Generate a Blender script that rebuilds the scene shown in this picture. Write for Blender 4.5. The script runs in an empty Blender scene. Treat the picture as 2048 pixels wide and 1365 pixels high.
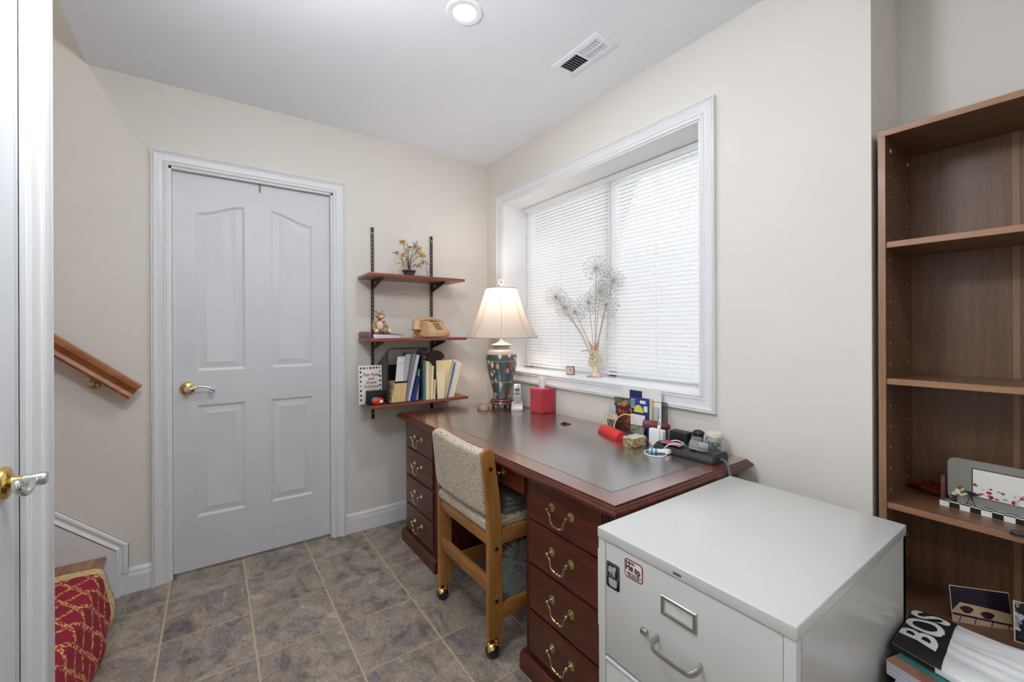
import bpy, bmesh, math, random
from mathutils import Vector, Matrix, noise
random.seed(7)
C = bpy.context.scene.collection
SC = bpy.context.scene
PI = math.pi
# ------------------------------------------------------------------ camera, world, exposure
F_PX, YAW, ROLL, HY = 851.33, .61367, -.003554, 659.88
cam_d = bpy.data.cameras.new('camera'); cam = bpy.data.objects.new('camera', cam_d); C.objects.link(cam)
cam_d.sensor_width = 36; cam_d.lens = 36 * F_PX / 2048; cam_d.shift_y = -(682.5 - HY) / 2048; cam_d.clip_start = .02
fw = Vector((math.sin(YAW), math.cos(YAW), 0)); rt = Vector((math.cos(YAW), -math.sin(YAW), 0)); up = Vector((0, 0, 1))
r2 = math.cos(ROLL) * rt + math.sin(ROLL) * up; u2 = -math.sin(ROLL) * rt + math.cos(ROLL) * up
M4 = Matrix((r2, u2, -fw)).transposed().to_4x4(); M4.translation = Vector((-1.659, -2.6761, 1.22945))
cam.matrix_world = M4; SC.camera = cam
SC.view_settings.view_transform = 'Standard'; SC.view_settings.look = 'None'; SC.view_settings.gamma = 1
SC.view_settings.exposure = 0.36; SC.view_settings.use_curve_mapping = False
W = bpy.data.worlds.new('world'); SC.world = W; W.use_nodes = True
W.node_tree.nodes['Background'].inputs[0].default_value = (.90, .95, 1.0, 1)
W.node_tree.nodes['Background'].inputs[1].default_value = 3.0
def lamp(name, kind, loc, power, color=(1, 1, 1), size=.1, rot=(0, 0, 0), spread=None):
    d = bpy.data.lights.new(name, kind); d.energy = power; d.color = color
    if kind == 'AREA':
        d.shape = 'DISK'; d.size = size
        if spread: d.spread = spread
    else: d.shadow_soft_size = size
    o = bpy.data.objects.new(name, d); o.location = loc; o.rotation_euler = rot; C.objects.link(o); return o
H = 2.438
CANS_AND_FILL = [(-.872, -1.252), (-.872, -3.6), (-2.75, -3.6), (-.872, -5.1), (-2.75, -5.1)]  # first can is in view; the others are added, unseen, for fill
CAN_AND_FILL_W = [4.5, 4, 7, 4, 7]
for (x, y), w in zip(CANS_AND_FILL, CAN_AND_FILL_W): lamp('recessed_and_fill_light', 'AREA', (x, y, H - .012), w, (.97, .99, 1), .15)
lamp('added_globe_fill_light', 'POINT', (-1.58, -1.72, 2.14), 95, (.94, .972, 1), .125)  # added globe, out of view, brightens ceiling and walls
lamp('stairwell_fill_light', 'AREA', (-3.3, -.6, 4.7), 14, (1, .97, .93), .3)  # unseen fill lamp added to light the upper stairwell walls

# ------------------------------------------------------------------ materials
def lin(c):
    return tuple(((v / 255) / 12.92 if v / 255 <= .04045 else ((v / 255 + .055) / 1.055) ** 2.4) for v in c[:3]) + (1,)
MATS = {}
def mat(name, col=(200, 200, 200), rough=.5, metal=0, spec=.5, coat=0, bump=None, vary=None, trans=0, alpha=1, sub=0, emis=None, sheen=0):
    m = bpy.data.materials.new(name); m.use_nodes = True; nt = m.node_tree; b = nt.nodes['Principled BSDF']
    b.inputs['Base Color'].default_value = lin(col); b.inputs['Roughness'].default_value = rough; b.inputs['Metallic'].default_value = metal
    b.inputs['Specular IOR Level'].default_value = spec; b.inputs['Coat Weight'].default_value = coat; b.inputs['Coat Roughness'].default_value = .12
    b.inputs['Transmission Weight'].default_value = trans; b.inputs['Alpha'].default_value = alpha
    if sheen: b.inputs['Sheen Weight'].default_value = sheen
    if emis: b.inputs['Emission Color'].default_value = lin(emis[0]); b.inputs['Emission Strength'].default_value = emis[1]
    tc = nt.nodes.new('ShaderNodeTexCoord')
    sc = vary[1] if vary else 6
    n = nt.nodes.new('ShaderNodeTexNoise'); n.inputs['Scale'].default_value = sc; n.inputs['Detail'].default_value = 4
    nt.links.new(tc.outputs['Object'], n.inputs['Vector'])
    r = nt.nodes.new('ShaderNodeValToRGB'); amt = vary[0] if vary else .03
    base = lin(col)
    r.color_ramp.elements[0].position = .3; r.color_ramp.elements[1].position = .7
    r.color_ramp.elements[0].color = tuple(max(0, v * (1 - amt)) for v in base[:3]) + (1,)
    r.color_ramp.elements[1].color = tuple(min(1, v * (1 + amt)) for v in base[:3]) + (1,)
    nt.links.new(n.outputs['Fac'], r.inputs['Fac']); nt.links.new(r.outputs['Color'], b.inputs['Base Color'])
    if bump:
        nb = nt.nodes.new('ShaderNodeTexNoise'); nb.inputs['Scale'].default_value = bump[1]; nb.inputs['Detail'].default_value = 3
        nt.links.new(tc.outputs['Object'], nb.inputs['Vector'])
        bp = nt.nodes.new('ShaderNodeBump'); bp.inputs['Strength'].default_value = bump[0]; bp.inputs['Distance'].default_value = .002
        nt.links.new(nb.outputs['Fac'], bp.inputs['Height']); nt.links.new(bp.outputs['Normal'], b.inputs['Normal'])
    MATS[name] = m; return m
def node(nt, t, **kw):
    n = nt.nodes.new(t)
    for k, v in kw.items():
        if k in n.inputs: n.inputs[k].default_value = v
        else: setattr(n, k, v)
    return n
def math_n(nt, op, a, b=None):
    n = nt.nodes.new('ShaderNodeMath'); n.operation = op
    for i, v in enumerate((a, b)):
        if v is None: continue
        if isinstance(v, (int, float)): n.inputs[i].default_value = v
        else: nt.links.new(v, n.inputs[i])
    return n.outputs[0]
def ramp(nt, fac, stops):
    r = nt.nodes.new('ShaderNodeValToRGB'); e = r.color_ramp.elements
    while len(e) > 1: e.remove(e[-1])
    e[0].position = stops[0][0]; e[0].color = lin(stops[0][1])
    for p, c in stops[1:]:
        k = e.new(p); k.color = lin(c)
    nt.links.new(fac, r.inputs['Fac']); return r.outputs['Color']
def wood(name, dark, light, axis=2, scale=9, rough=.35, coat=0, stretch=14, bump=.05, pores=.5):
    m = bpy.data.materials.new(name); m.use_nodes = True; nt = m.node_tree; b = nt.nodes['Principled BSDF']
    b.inputs['Roughness'].default_value = rough; b.inputs['Coat Weight'].default_value = coat; b.inputs['Coat Roughness'].default_value = .1
    tc = nt.nodes.new('ShaderNodeTexCoord'); mp = nt.nodes.new('ShaderNodeMapping')
    s = [stretch] * 3; s[axis] = 1.0; mp.inputs['Scale'].default_value = s
    nt.links.new(tc.outputs['Object'], mp.inputs['Vector'])
    n = node(nt, 'ShaderNodeTexNoise', Scale=scale * .4, Detail=7, Roughness=.62, Distortion=.7); nt.links.new(mp.outputs[0], n.inputs['Vector'])
    n2 = node(nt, 'ShaderNodeTexNoise', Scale=scale * 3.2, Detail=3, Roughness=.7); nt.links.new(mp.outputs[0], n2.inputs['Vector'])
    f = math_n(nt, 'ADD', math_n(nt, 'MULTIPLY', n.outputs['Fac'], 1 - pores * .45), math_n(nt, 'MULTIPLY', n2.outputs['Fac'], pores * .45))
    mid = tuple((a + c) / 2 for a, c in zip(dark, light))
    col = ramp(nt, f, [(.32, dark), (.5, mid), (.68, light)])
    nt.links.new(col, b.inputs['Base Color'])
    bp = node(nt, 'ShaderNodeBump', Strength=bump, Distance=.001); nt.links.new(n2.outputs['Fac'], bp.inputs['Height']); nt.links.new(bp.outputs['Normal'], b.inputs['Normal'])
    MATS[name] = m; return m

M = {}
M['wall'] = mat('painted_wall', (228, 223, 216), .85, bump=(.12, 260), vary=(.012, 2.5), spec=.2)
M['ceil'] = mat('ceiling_paint', (244, 248, 255), .9, bump=(.08, 200), vary=(.008, 2), spec=.2)
M['trim'] = mat('white_trim_paint', (228, 229, 231), .38, vary=(.012, 5), bump=(.05, 60))
M['door'] = mat('white_door_paint', (214, 217, 221), .42, vary=(.014, 9), bump=(.08, 90))
M['sill'] = mat('white_sill_paint', (238, 239, 240), .4, vary=(.01, 5))
M['brass'] = mat('polished_brass', (226, 190, 112), .2, 1, vary=(.10, 60))
M['agedbrass'] = mat('antique_brass', (206, 186, 132), .26, 1, vary=(.25, 120))
M['chrome'] = mat('brushed_nickel', (222, 222, 222), .2, 1, vary=(.03, 40))
M['steel'] = mat('brushed_steel', (188, 184, 178), .32, 1, vary=(.06, 90))
M['cab'] = mat('light_grey_enamel', (208, 209, 206), .28, coat=.25, vary=(.01, 8), bump=(.03, 300))
M['cabside'] = M['cab']
M['blackmetal'] = mat('black_bronze_metal', (62, 55, 48), .45, .5, vary=(.2, 80))
M['blackplastic'] = mat('black_plastic', (34, 34, 36), .38, vary=(.1, 30), bump=(.15, 900))
M['black'] = mat('black_matte', (22, 21, 20), .6, vary=(.1, 30))
M['white'] = mat('white_plastic', (236, 238, 240), .3, vary=(.01, 9))
M['paper'] = mat('white_paper', (232, 232, 228), .8, vary=(.03, 20))
M['cream'] = mat('cream_paper', (226, 211, 180), .8, vary=(.05, 30))
M['manila'] = mat('manila_paper', (217, 196, 152), .8, vary=(.04, 20))
M['blue'] = mat('blue_cover', (42, 92, 168), .45, vary=(.05, 20))
M['navy'] = mat('navy_cover', (30, 44, 92), .5, vary=(.15, 40))
M['teal'] = mat('teal_cover', (62, 128, 128), .6, vary=(.06, 30))
M['mauve'] = mat('mauve_grey_cover', (136, 122, 130), .6, vary=(.06, 30))
M['palegrey'] = mat('pale_blue_grey_paper', (186, 194, 206), .6, vary=(.06, 30))
M['red'] = mat('red_faux_leather', (214, 48, 46), .45, vary=(.08, 40), bump=(.2, 300))
M['crimson'] = mat('crimson_fabric', (182, 34, 54), .75, vary=(.22, 55), bump=(.5, 120), sheen=.3)
M['maroon'] = mat('maroon_plastic', (118, 48, 58), .4, vary=(.08, 30))
M['burg'] = mat('burgundy_vinyl', (140, 82, 90), .5, vary=(.08, 30))
M['shelfred'] = wood('reddish_shelf_laminate', (112, 52, 36), (150, 78, 56), 0, 8, .35, .2)
M['shelfedge'] = M['shelfred']
M['mahog'] = wood('mahogany_dark', (56, 19, 10), (110, 47, 26), 1, 10, .34, .12, 12)
M['mahogv'] = wood('mahogany_side', (50, 18, 10), (94, 42, 26), 2, 10, .36, .12, 12)
M['mahogtop'] = wood('mahogany_top_veneer', (92, 38, 26), (140, 68, 46), 1, 10, .24, 1, 12)
M['mahogtopx'] = wood('mahogany_end_veneer', (92, 38, 26), (140, 68, 46), 0, 10, .24, 1, 12)
for k_ in ('mahogtop', 'mahogtopx'):
    q_ = M[k_].node_tree.nodes['Principled BSDF']; q_.inputs['Coat IOR'].default_value = 2.4; q_.inputs['Coat Roughness'].default_value = .18; q_.inputs['IOR'].default_value = 2.0
M['leather'] = mat('dark_leather_inset', (50, 42, 34), .3, vary=(.2, 60), bump=(.05, 500), spec=1, coat=1)
M['leather'].node_tree.nodes['Principled BSDF'].inputs['Coat IOR'].default_value = 2.7; M['leather'].node_tree.nodes['Principled BSDF'].inputs['Coat Roughness'].default_value = .2; M['leather'].node_tree.nodes['Principled BSDF'].inputs['IOR'].default_value = 2.4; M['leather'].node_tree.nodes['Principled BSDF'].inputs['Roughness'].default_value = .24
M['oakchair'] = wood('honey_oak', (136, 88, 40), (188, 134, 72), 2, 9, .4, .15, 11)
M['oakchairx'] = wood('honey_oak_rail', (136, 88, 40), (184, 130, 68), 0, 9, .4, .15, 11)
M['oakchairy'] = wood('honey_oak_cross_rail', (136, 88, 40), (184, 130, 68), 1, 9, .4, .15, 11)
M['railoak'] = wood('stained_oak_rail', (120, 66, 30), (176, 108, 58), 0, 9, .33, .35, 12)
M['tread'] = wood('walnut_tread', (96, 56, 28), (194, 136, 84), 1, 12, .35, .3, 5)
M['bcase'] = wood('walnut_laminate', (92, 64, 46), (130, 96, 72), 2, 9, .42, .1, 20, pores=.9)
M['bcaseedge'] = wood('walnut_laminate_edge', (132, 96, 70), (164, 124, 94), 2, 9, .4, .1, 20)
M['bcasey'] = wood('walnut_laminate_shelf', (96, 66, 46), (134, 98, 72), 1, 9, .38, .15, 20)
M['bcaseyedge'] = wood('walnut_shelf_edge', (140, 100, 72), (168, 126, 96), 1, 9, .4, .1, 20)
M['phone'] = mat('beige_phone_plastic', (208, 172, 128), .42, vary=(.04, 20))
M['phonedk'] = mat('tan_cord_plastic', (160, 128, 98), .5)
M['pot'] = mat('dark_ceramic_pot', (66, 54, 46), .4, vary=(.25, 60))
M['leafcream'] = mat('carved_stone_leaf', (206, 194, 160), .4, vary=(.2, 60))
M['leafamber'] = mat('amber_stone_petal', (204, 148, 78), .35, vary=(.15, 60))
M['leafgrey'] = mat('mauve_stone_petal', (178, 164, 158), .35, vary=(.15, 60))
M['stemdk'] = mat('dark_wire_stem', (52, 42, 34), .5)
M['wiregold'] = mat('copper_wire', (188, 164, 136), .5, .3)
M['wirepale'] = mat('pale_wire', (214, 208, 198), .5, 0)
M['bead'] = mat('grey_glass_bead', (92, 92, 108), .25)
M['porcelain'] = mat('painted_porcelain', (228, 208, 182), .3, coat=.4, vary=(.12, 45))
M['porcpink'] = mat('pink_petal_porcelain', (214, 170, 150), .3, coat=.4, vary=(.2, 60))
M['greycloth'] = mat('charcoal_folded_fabric', (88, 88, 84), .95, vary=(.12, 200), bump=(.4, 700), sheen=.4)
M['fur'] = mat('blue_grey_fur', (196, 208, 208), .8, vary=(.25, 40), sheen=.6)
M['amber'] = mat('amber_dish_glaze', (104, 36, 16), .2, coat=.5, vary=(.5, 60))
M['pewter'] = mat('pewter_frame', (150, 150, 142), .42, .35, vary=(.05, 20))
M['glasspink'] = mat('clear_rose_glass', (238, 214, 204), .05, trans=.85)
M['jarglass'] = mat('clear_glass', (244, 248, 246), .04, trans=.95)
M['clearplastic'] = mat('clear_plastic', (225, 228, 232), .15, trans=.8)
M['tissue'] = mat('white_tissue', (240, 240, 240), .9, sheen=.2, vary=(.02, 30))
M['skin'] = mat('figurine_skin', (222, 190, 150), .5); M['ginger'] = mat('ginger_hair', (140, 66, 30), .6)
M['brownpants'] = mat('brown_trousers', (74, 44, 36), .6); M['creamshirt'] = mat('cream_shirt', (222, 218, 196), .6)
M['bag'] = mat('white_plastic_bag', (228, 230, 232), .35, vary=(.05, 6), bump=(.5, 14))
M['bagtan'] = mat('cardboard_box', (120, 96, 70), .8, vary=(.08, 20))
M['lens'] = mat('lamp_lens', (255, 255, 255), .5, emis=((255, 252, 246), 6))

# thin architectural glass: mostly clear, mirror-like at grazing angles
g = bpy.data.materials.new('window_glass'); g.use_nodes = True; nt = g.node_tree; nt.nodes.clear()
o_ = nt.nodes.new('ShaderNodeOutputMaterial'); mx = nt.nodes.new('ShaderNodeMixShader'); tr = nt.nodes.new('ShaderNodeBsdfTransparent'); gl = nt.nodes.new('ShaderNodeBsdfGlossy'); fr = nt.nodes.new('ShaderNodeFresnel')
gl.inputs['Roughness'].default_value = .02; nt.links.new(fr.outputs[0], mx.inputs[0]); nt.links.new(tr.outputs[0], mx.inputs[1]); nt.links.new(gl.outputs[0], mx.inputs[2]); nt.links.new(mx.outputs[0], o_.inputs[0]); M['glass'] = g
def translucent(name, col, frac, rough=.5, weave=None):
    m = bpy.data.materials.new(name); m.use_nodes = True; nt = m.node_tree; b = nt.nodes['Principled BSDF']; out = nt.nodes['Material Output']
    b.inputs['Base Color'].default_value = lin(col); b.inputs['Roughness'].default_value = rough
    t = nt.nodes.new('ShaderNodeBsdfTranslucent'); t.inputs['Color'].default_value = lin(col)
    x = nt.nodes.new('ShaderNodeMixShader'); x.inputs[0].default_value = frac
    nt.links.new(b.outputs[0], x.inputs[1]); nt.links.new(t.outputs[0], x.inputs[2]); nt.links.new(x.outputs[0], out.inputs[0])
    tc = nt.nodes.new('ShaderNodeTexCoord'); n = node(nt, 'ShaderNodeTexNoise', Scale=60, Detail=3); mp = nt.nodes.new('ShaderNodeMapping')
    if weave: mp.inputs['Scale'].default_value = weave
    nt.links.new(tc.outputs['Object'], mp.inputs[0]); nt.links.new(mp.outputs[0], n.inputs['Vector'])
    c2 = tuple(v * .95 for v in col); cr = ramp(nt, n.outputs['Fac'], [(.3, c2), (.7, col)])
    nt.links.new(cr, b.inputs['Base Color']); nt.links.new(cr, t.inputs['Color']); return m
M['slat'] = translucent('white_vinyl_slat', (240, 240, 240), .13, .35)
M['shade'] = translucent('cream_silk_shade', (238, 228, 220), .42, .8, (6, 6, .3))

# vinyl tile floor: slate mottling, grout lines every 0.3045 m
def floor_mat():
    m = bpy.data.materials.new('slate_vinyl_tile'); m.use_nodes = True; nt = m.node_tree; b = nt.nodes['Principled BSDF']
    tc = nt.nodes.new('ShaderNodeTexCoord'); sp = nt.nodes.new('ShaderNodeSeparateXYZ'); nt.links.new(tc.outputs['Object'], sp.inputs[0])
    P_ = .3045
    u = math_n(nt, 'DIVIDE', math_n(nt, 'ADD', sp.outputs[0], 1.829 + P_ * 20), P_)
    v = math_n(nt, 'DIVIDE', math_n(nt, 'ADD', sp.outputs[1], .207 + P_ * 40), P_)
    def line(c, hw):
        fr = math_n(nt, 'FRACT', c); d = math_n(nt, 'MINIMUM', fr, math_n(nt, 'SUBTRACT', 1.0, fr))
        return math_n(nt, 'LESS_THAN', d, hw / P_), d
    gx, dx = line(u, .0034); gy, dy = line(v, .0020)
    grout = math_n(nt, 'MAXIMUM', gx, gy)
    cid = nt.nodes.new('ShaderNodeCombineXYZ'); nt.links.new(math_n(nt, 'FLOOR', u), cid.inputs[0]); nt.links.new(math_n(nt, 'FLOOR', v), cid.inputs[1])
    wn = nt.nodes.new('ShaderNodeTexWhiteNoise'); wn.noise_dimensions = '3D'; nt.links.new(cid.outputs[0], wn.inputs['Vector'])
    off = nt.nodes.new('ShaderNodeVectorMath'); off.operation = 'SCALE'; nt.links.new(wn.outputs['Color'], off.inputs[0]); off.inputs['Scale'].default_value = 7
    ad = nt.nodes.new('ShaderNodeVectorMath'); ad.operation = 'ADD'; nt.links.new(tc.outputs['Object'], ad.inputs[0]); nt.links.new(off.outputs[0], ad.inputs[1])
    mp = nt.nodes.new('ShaderNodeMapping'); mp.inputs['Rotation'].default_value = (0, 0, .5); mp.inputs['Scale'].default_value = (1.9, 1, 1); nt.links.new(ad.outputs[0], mp.inputs[0])
    n1 = node(nt, 'ShaderNodeTexNoise', Scale=5.5, Detail=9, Roughness=.68, Distortion=1.1); nt.links.new(mp.outputs[0], n1.inputs['Vector'])
    n2 = node(nt, 'ShaderNodeTexNoise', Scale=9, Detail=6, Roughness=.6, Distortion=.6); nt.links.new(ad.outputs[0], n2.inputs['Vector'])
    n3 = node(nt, 'ShaderNodeTexNoise', Scale=55, Detail=6, Roughness=.75, Distortion=1.5); nt.links.new(mp.outputs[0], n3.inputs['Vector'])
    c1 = ramp(nt, n1.outputs['Fac'], [(.33, (78, 72, 72)), (.42, (124, 119, 120)), (.50, (176, 166, 155)), (.57, (150, 146, 148)), (.67, (212, 202, 190))])
    c2 = ramp(nt, n2.outputs['Fac'], [(.40, (112, 113, 124)), (.5, (172, 160, 144)), (.60, (196, 186, 174))])
    c3 = ramp(nt, n3.outputs['Fac'], [(.3, (70, 66, 64)), (.46, (150, 144, 138)), (.56, (168, 162, 156)), (.75, (220, 214, 206))])
    m1 = node(nt, 'ShaderNodeMix', data_type='RGBA'); m1.inputs[0].default_value = .45; nt.links.new(c1, m1.inputs[6]); nt.links.new(c2, m1.inputs[7])
    m2 = node(nt, 'ShaderNodeMix', data_type='RGBA', blend_type='OVERLAY'); m2.inputs[0].default_value = .8; nt.links.new(m1.outputs[2], m2.inputs[6]); nt.links.new(c3, m2.inputs[7])
    m3 = node(nt, 'ShaderNodeMix', data_type='RGBA'); nt.links.new(grout, m3.inputs[0]); nt.links.new(m2.outputs[2], m3.inputs[6]); m3.inputs[7].default_value = lin((184, 168, 138))
    nt.links.new(m3.outputs[2], b.inputs['Base Color'])
    rr = node(nt, 'ShaderNodeMapRange'); nt.links.new(n3.outputs['Fac'], rr.inputs[0]); rr.inputs[3].default_value = .38; rr.inputs[4].default_value = .62; nt.links.new(rr.outputs[0], b.inputs['Roughness'])
    hgt = math_n(nt, 'SUBTRACT', math_n(nt, 'ADD', math_n(nt, 'MULTIPLY', n3.outputs['Fac'], .5), n1.outputs['Fac']), math_n(nt, 'MULTIPLY', grout, .8))
    bp = node(nt, 'ShaderNodeBump', Strength=.35, Distance=.002); nt.links.new(hgt, bp.inputs['Height']); nt.links.new(bp.outputs['Normal'], b.inputs['Normal'])
    return m
M['floor'] = floor_mat()
def tweed():
    m = bpy.data.materials.new('oatmeal_tweed'); m.use_nodes = True; nt = m.node_tree; b = nt.nodes['Principled BSDF']; b.inputs['Roughness'].default_value = .95; b.inputs['Sheen Weight'].default_value = .3
    tc = nt.nodes.new('ShaderNodeTexCoord'); mp = nt.nodes.new('ShaderNodeMapping'); mp.inputs['Scale'].default_value = (60, 45, 320); nt.links.new(tc.outputs['Object'], mp.inputs[0])
    n = node(nt, 'ShaderNodeTexNoise', Scale=1.0, Detail=4, Roughness=.7); nt.links.new(mp.outputs[0], n.inputs['Vector'])
    c = ramp(nt, n.outputs['Fac'], [(.33, (104, 80, 58)), (.41, (168, 150, 124)), (.5, (202, 190, 168)), (.75, (220, 211, 194))]); nt.links.new(c, b.inputs['Base Color'])
    w = node(nt, 'ShaderNodeTexWave', Scale=75, Distortion=1.0, Detail=1); w.bands_direction = 'Z'; nt.links.new(tc.outputs['Object'], w.inputs['Vector'])
    s = math_n(nt, 'ADD', n.outputs['Fac'], math_n(nt, 'MULTIPLY', w.outputs['Fac'], .6))
    bp = node(nt, 'ShaderNodeBump', Strength=.6, Distance=.002); nt.links.new(s, bp.inputs['Height']); nt.links.new(bp.outputs['Normal'], b.inputs['Normal']); return m
M['tweed'] = tweed()
def leopard():
    m = bpy.data.materials.new('leopard_plush'); m.use_nodes = True; nt = m.node_tree; b = nt.nodes['Principled BSDF']; b.inputs['Roughness'].default_value = .95; b.inputs['Sheen Weight'].default_value = .5
    tc = nt.nodes.new('ShaderNodeTexCoord'); v = node(nt, 'ShaderNodeTexVoronoi', Scale=115); nt.links.new(tc.outputs['Object'], v.inputs['Vector'])
    c = ramp(nt, v.outputs['Distance'], [(.16, (150, 106, 62)), (.26, (52, 32, 22)), (.42, (60, 38, 26)), (.5, (196, 160, 112))]); nt.links.new(c, b.inputs['Base Color']); return m
M['leopard'] = leopard()
def voro(name, cols, scale, rough=.4, pos=None, coat=0, color_cells=True):
    m = bpy.data.materials.new(name); m.use_nodes = True; nt = m.node_tree; b = nt.nodes['Principled BSDF']; b.inputs['Roughness'].default_value = rough; b.inputs['Coat Weight'].default_value = coat
    tc = nt.nodes.new('ShaderNodeTexCoord'); v = node(nt, 'ShaderNodeTexVoronoi', Scale=scale * .8); nt.links.new(tc.outputs['Object'], v.inputs['Vector'])
    sp = nt.nodes.new('ShaderNodeSeparateColor'); nt.links.new(v.outputs['Color'], sp.inputs[0])
    k = len(cols); pos = pos or [i / k for i in range(k)]
    r = nt.nodes.new('ShaderNodeValToRGB'); r.color_ramp.interpolation = 'CONSTANT'; e = r.color_ramp.elements
    while len(e) > 1: e.remove(e[-1])
    e[0].position = 0; e[0].color = lin(cols[0])
    for p_, c_ in zip(pos[1:], cols[1:]): e.new(p_).color = lin(c_)
    nt.links.new(sp.outputs[0], r.inputs['Fac']); nt.links.new(r.outputs['Color'], b.inputs['Base Color']); return m
M['confetti'] = voro('patterned_photo_print', [(46, 74, 46), (120, 70, 50), (170, 120, 90), (60, 56, 50), (90, 110, 70)], 60)
M['redphoto'] = voro('autumn_photo_print', [(110, 22, 24), (140, 60, 36), (96, 30, 24), (180, 110, 80), (60, 60, 36)], 70)
M['blackphoto'] = voro('black_white_photo_print', [(30, 28, 26), (40, 38, 36), (90, 86, 80), (24, 22, 22), (150, 146, 138)], 110)
M['seaphoto'] = voro('sea_photo_print', [(30, 44, 58), (24, 30, 40), (150, 150, 170), (50, 60, 80), (200, 196, 200)], 120)
M['facephoto'] = voro('portrait_print', [(150, 106, 86), (170, 122, 100), (80, 52, 44), (120, 78, 64), (60, 40, 40)], 26)
M['floralbox'] = voro('floral_paper_box', [(196, 182, 140), (170, 150, 100), (150, 120, 84), (208, 196, 160), (150, 148, 84), (186, 130, 110)], 150)
M['redfigs'] = voro('holiday_print', [(226, 226, 222), (184, 60, 76), (160, 40, 60), (110, 90, 130), (226, 226, 222)], 110)
M['stripcolors'] = voro('bright_wrappers', [(224, 130, 40), (214, 60, 100), (50, 150, 200), (230, 90, 50)], 60)
def rug_mat():
    m = bpy.data.materials.new('woven_stair_runner'); m.use_nodes = True; nt = m.node_tree; b = nt.nodes['Principled BSDF']; b.inputs['Roughness'].default_value = .95
    uv = nt.nodes.new('ShaderNodeUVMap'); uv.uv_map = 'UVMap'; sp = nt.nodes.new('ShaderNodeSeparateXYZ'); nt.links.new(uv.outputs[0], sp.inputs[0])
    U, V = sp.outputs[0], sp.outputs[1]
    # leafy lattice: diamond lines broken into leaves by noise
    nz = node(nt, 'ShaderNodeTexNoise', Scale=105, Detail=2); nt.links.new(uv.outputs[0], nz.inputs['Vector'])
    def diag(s):
        k = math_n(nt, 'ADD', math_n(nt, 'MULTIPLY', U, 8.5), math_n(nt, 'MULTIPLY', V, 11.0 * s))
        fr = math_n(nt, 'FRACT', math_n(nt, 'ADD', k, 50.25)); return math_n(nt, 'ABSOLUTE', math_n(nt, 'SUBTRACT', fr, .5))
    d = math_n(nt, 'MINIMUM', diag(1), diag(-1))
    leaf = math_n(nt, 'MULTIPLY', math_n(nt, 'LESS_THAN', d, .11), math_n(nt, 'GREATER_THAN', nz.outputs['Fac'], .5))
    mp = nt.nodes.new('ShaderNodeMapping'); mp.inputs['Scale'].default_value = (1, .35, 1); mp.inputs['Rotation'].default_value = (0, 0, .5); nt.links.new(uv.outputs[0], mp.inputs[0])
    nb = node(nt, 'ShaderNodeTexNoise', Scale=190, Detail=2); nt.links.new(mp.outputs[0], nb.inputs['Vector'])
    gold = ramp(nt, nb.outputs['Fac'], [(.30, (60, 50, 34)), (.37, (150, 124, 78)), (.48, (214, 190, 138)), (.7, (222, 202, 152))])
    m1 = node(nt, 'ShaderNodeMix', data_type='RGBA'); nt.links.new(leaf, m1.inputs[0]); m1.inputs[6].default_value = lin((142, 22, 46)); m1.inputs[7].default_value = lin((214, 164, 104))
    m2 = node(nt, 'ShaderNodeMix', data_type='RGBA'); nt.links.new(math_n(nt, 'LESS_THAN', U, .060), m2.inputs[0]); nt.links.new(m1.outputs[2], m2.inputs[6]); nt.links.new(gold, m2.inputs[7])
    m3 = node(nt, 'ShaderNodeMix', data_type='RGBA'); nt.links.new(math_n(nt, 'LESS_THAN', U, .005), m3.inputs[0]); nt.links.new(m2.outputs[2], m3.inputs[6]); m3.inputs[7].default_value = lin((120, 22, 36))
    nt.links.new(m3.outputs[2], b.inputs['Base Color'])
    bp = node(nt, 'ShaderNodeBump', Strength=.7, Distance=.002); nt.links.new(nz.outputs['Fac'], bp.inputs['Height']); nt.links.new(bp.outputs['Normal'], b.inputs['Normal']); return m
M['rug'] = rug_mat()
def pages(name, c1, c2, axis, scale):
    m = bpy.data.materials.new(name); m.use_nodes = True; nt = m.node_tree; b = nt.nodes['Principled BSDF']; b.inputs['Roughness'].default_value = .8
    tc = nt.nodes.new('ShaderNodeTexCoord'); mp = nt.nodes.new('ShaderNodeMapping'); s = [1, 1, 1]; s[axis] = scale; mp.inputs['Scale'].default_value = s; nt.links.new(tc.outputs['Object'], mp.inputs[0])
    n = node(nt, 'ShaderNodeTexNoise', Scale=1, Detail=2); nt.links.new(mp.outputs[0], n.inputs['Vector']); nt.links.new(ramp(nt, n.outputs['Fac'], [(.35, c1), (.6, c2)]), b.inputs['Base Color']); return m
M['pagesv'] = pages('tan_page_edges', (186, 150, 96), (232, 208, 160), 0, 330)
M['pagesh'] = pages('white_page_edges', (170, 170, 184), (224, 224, 234), 2, 500)
def upright_mat():
    m = bpy.data.materials.new('slotted_dark_standard'); m.use_nodes = True; nt = m.node_tree; b = nt.nodes['Principled BSDF']; b.inputs['Roughness'].default_value = .4; b.inputs['Metallic'].default_value = .5
    b.inputs['Base Color'].default_value = lin((66, 58, 50)); return m
M['standard'] = upright_mat()

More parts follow.
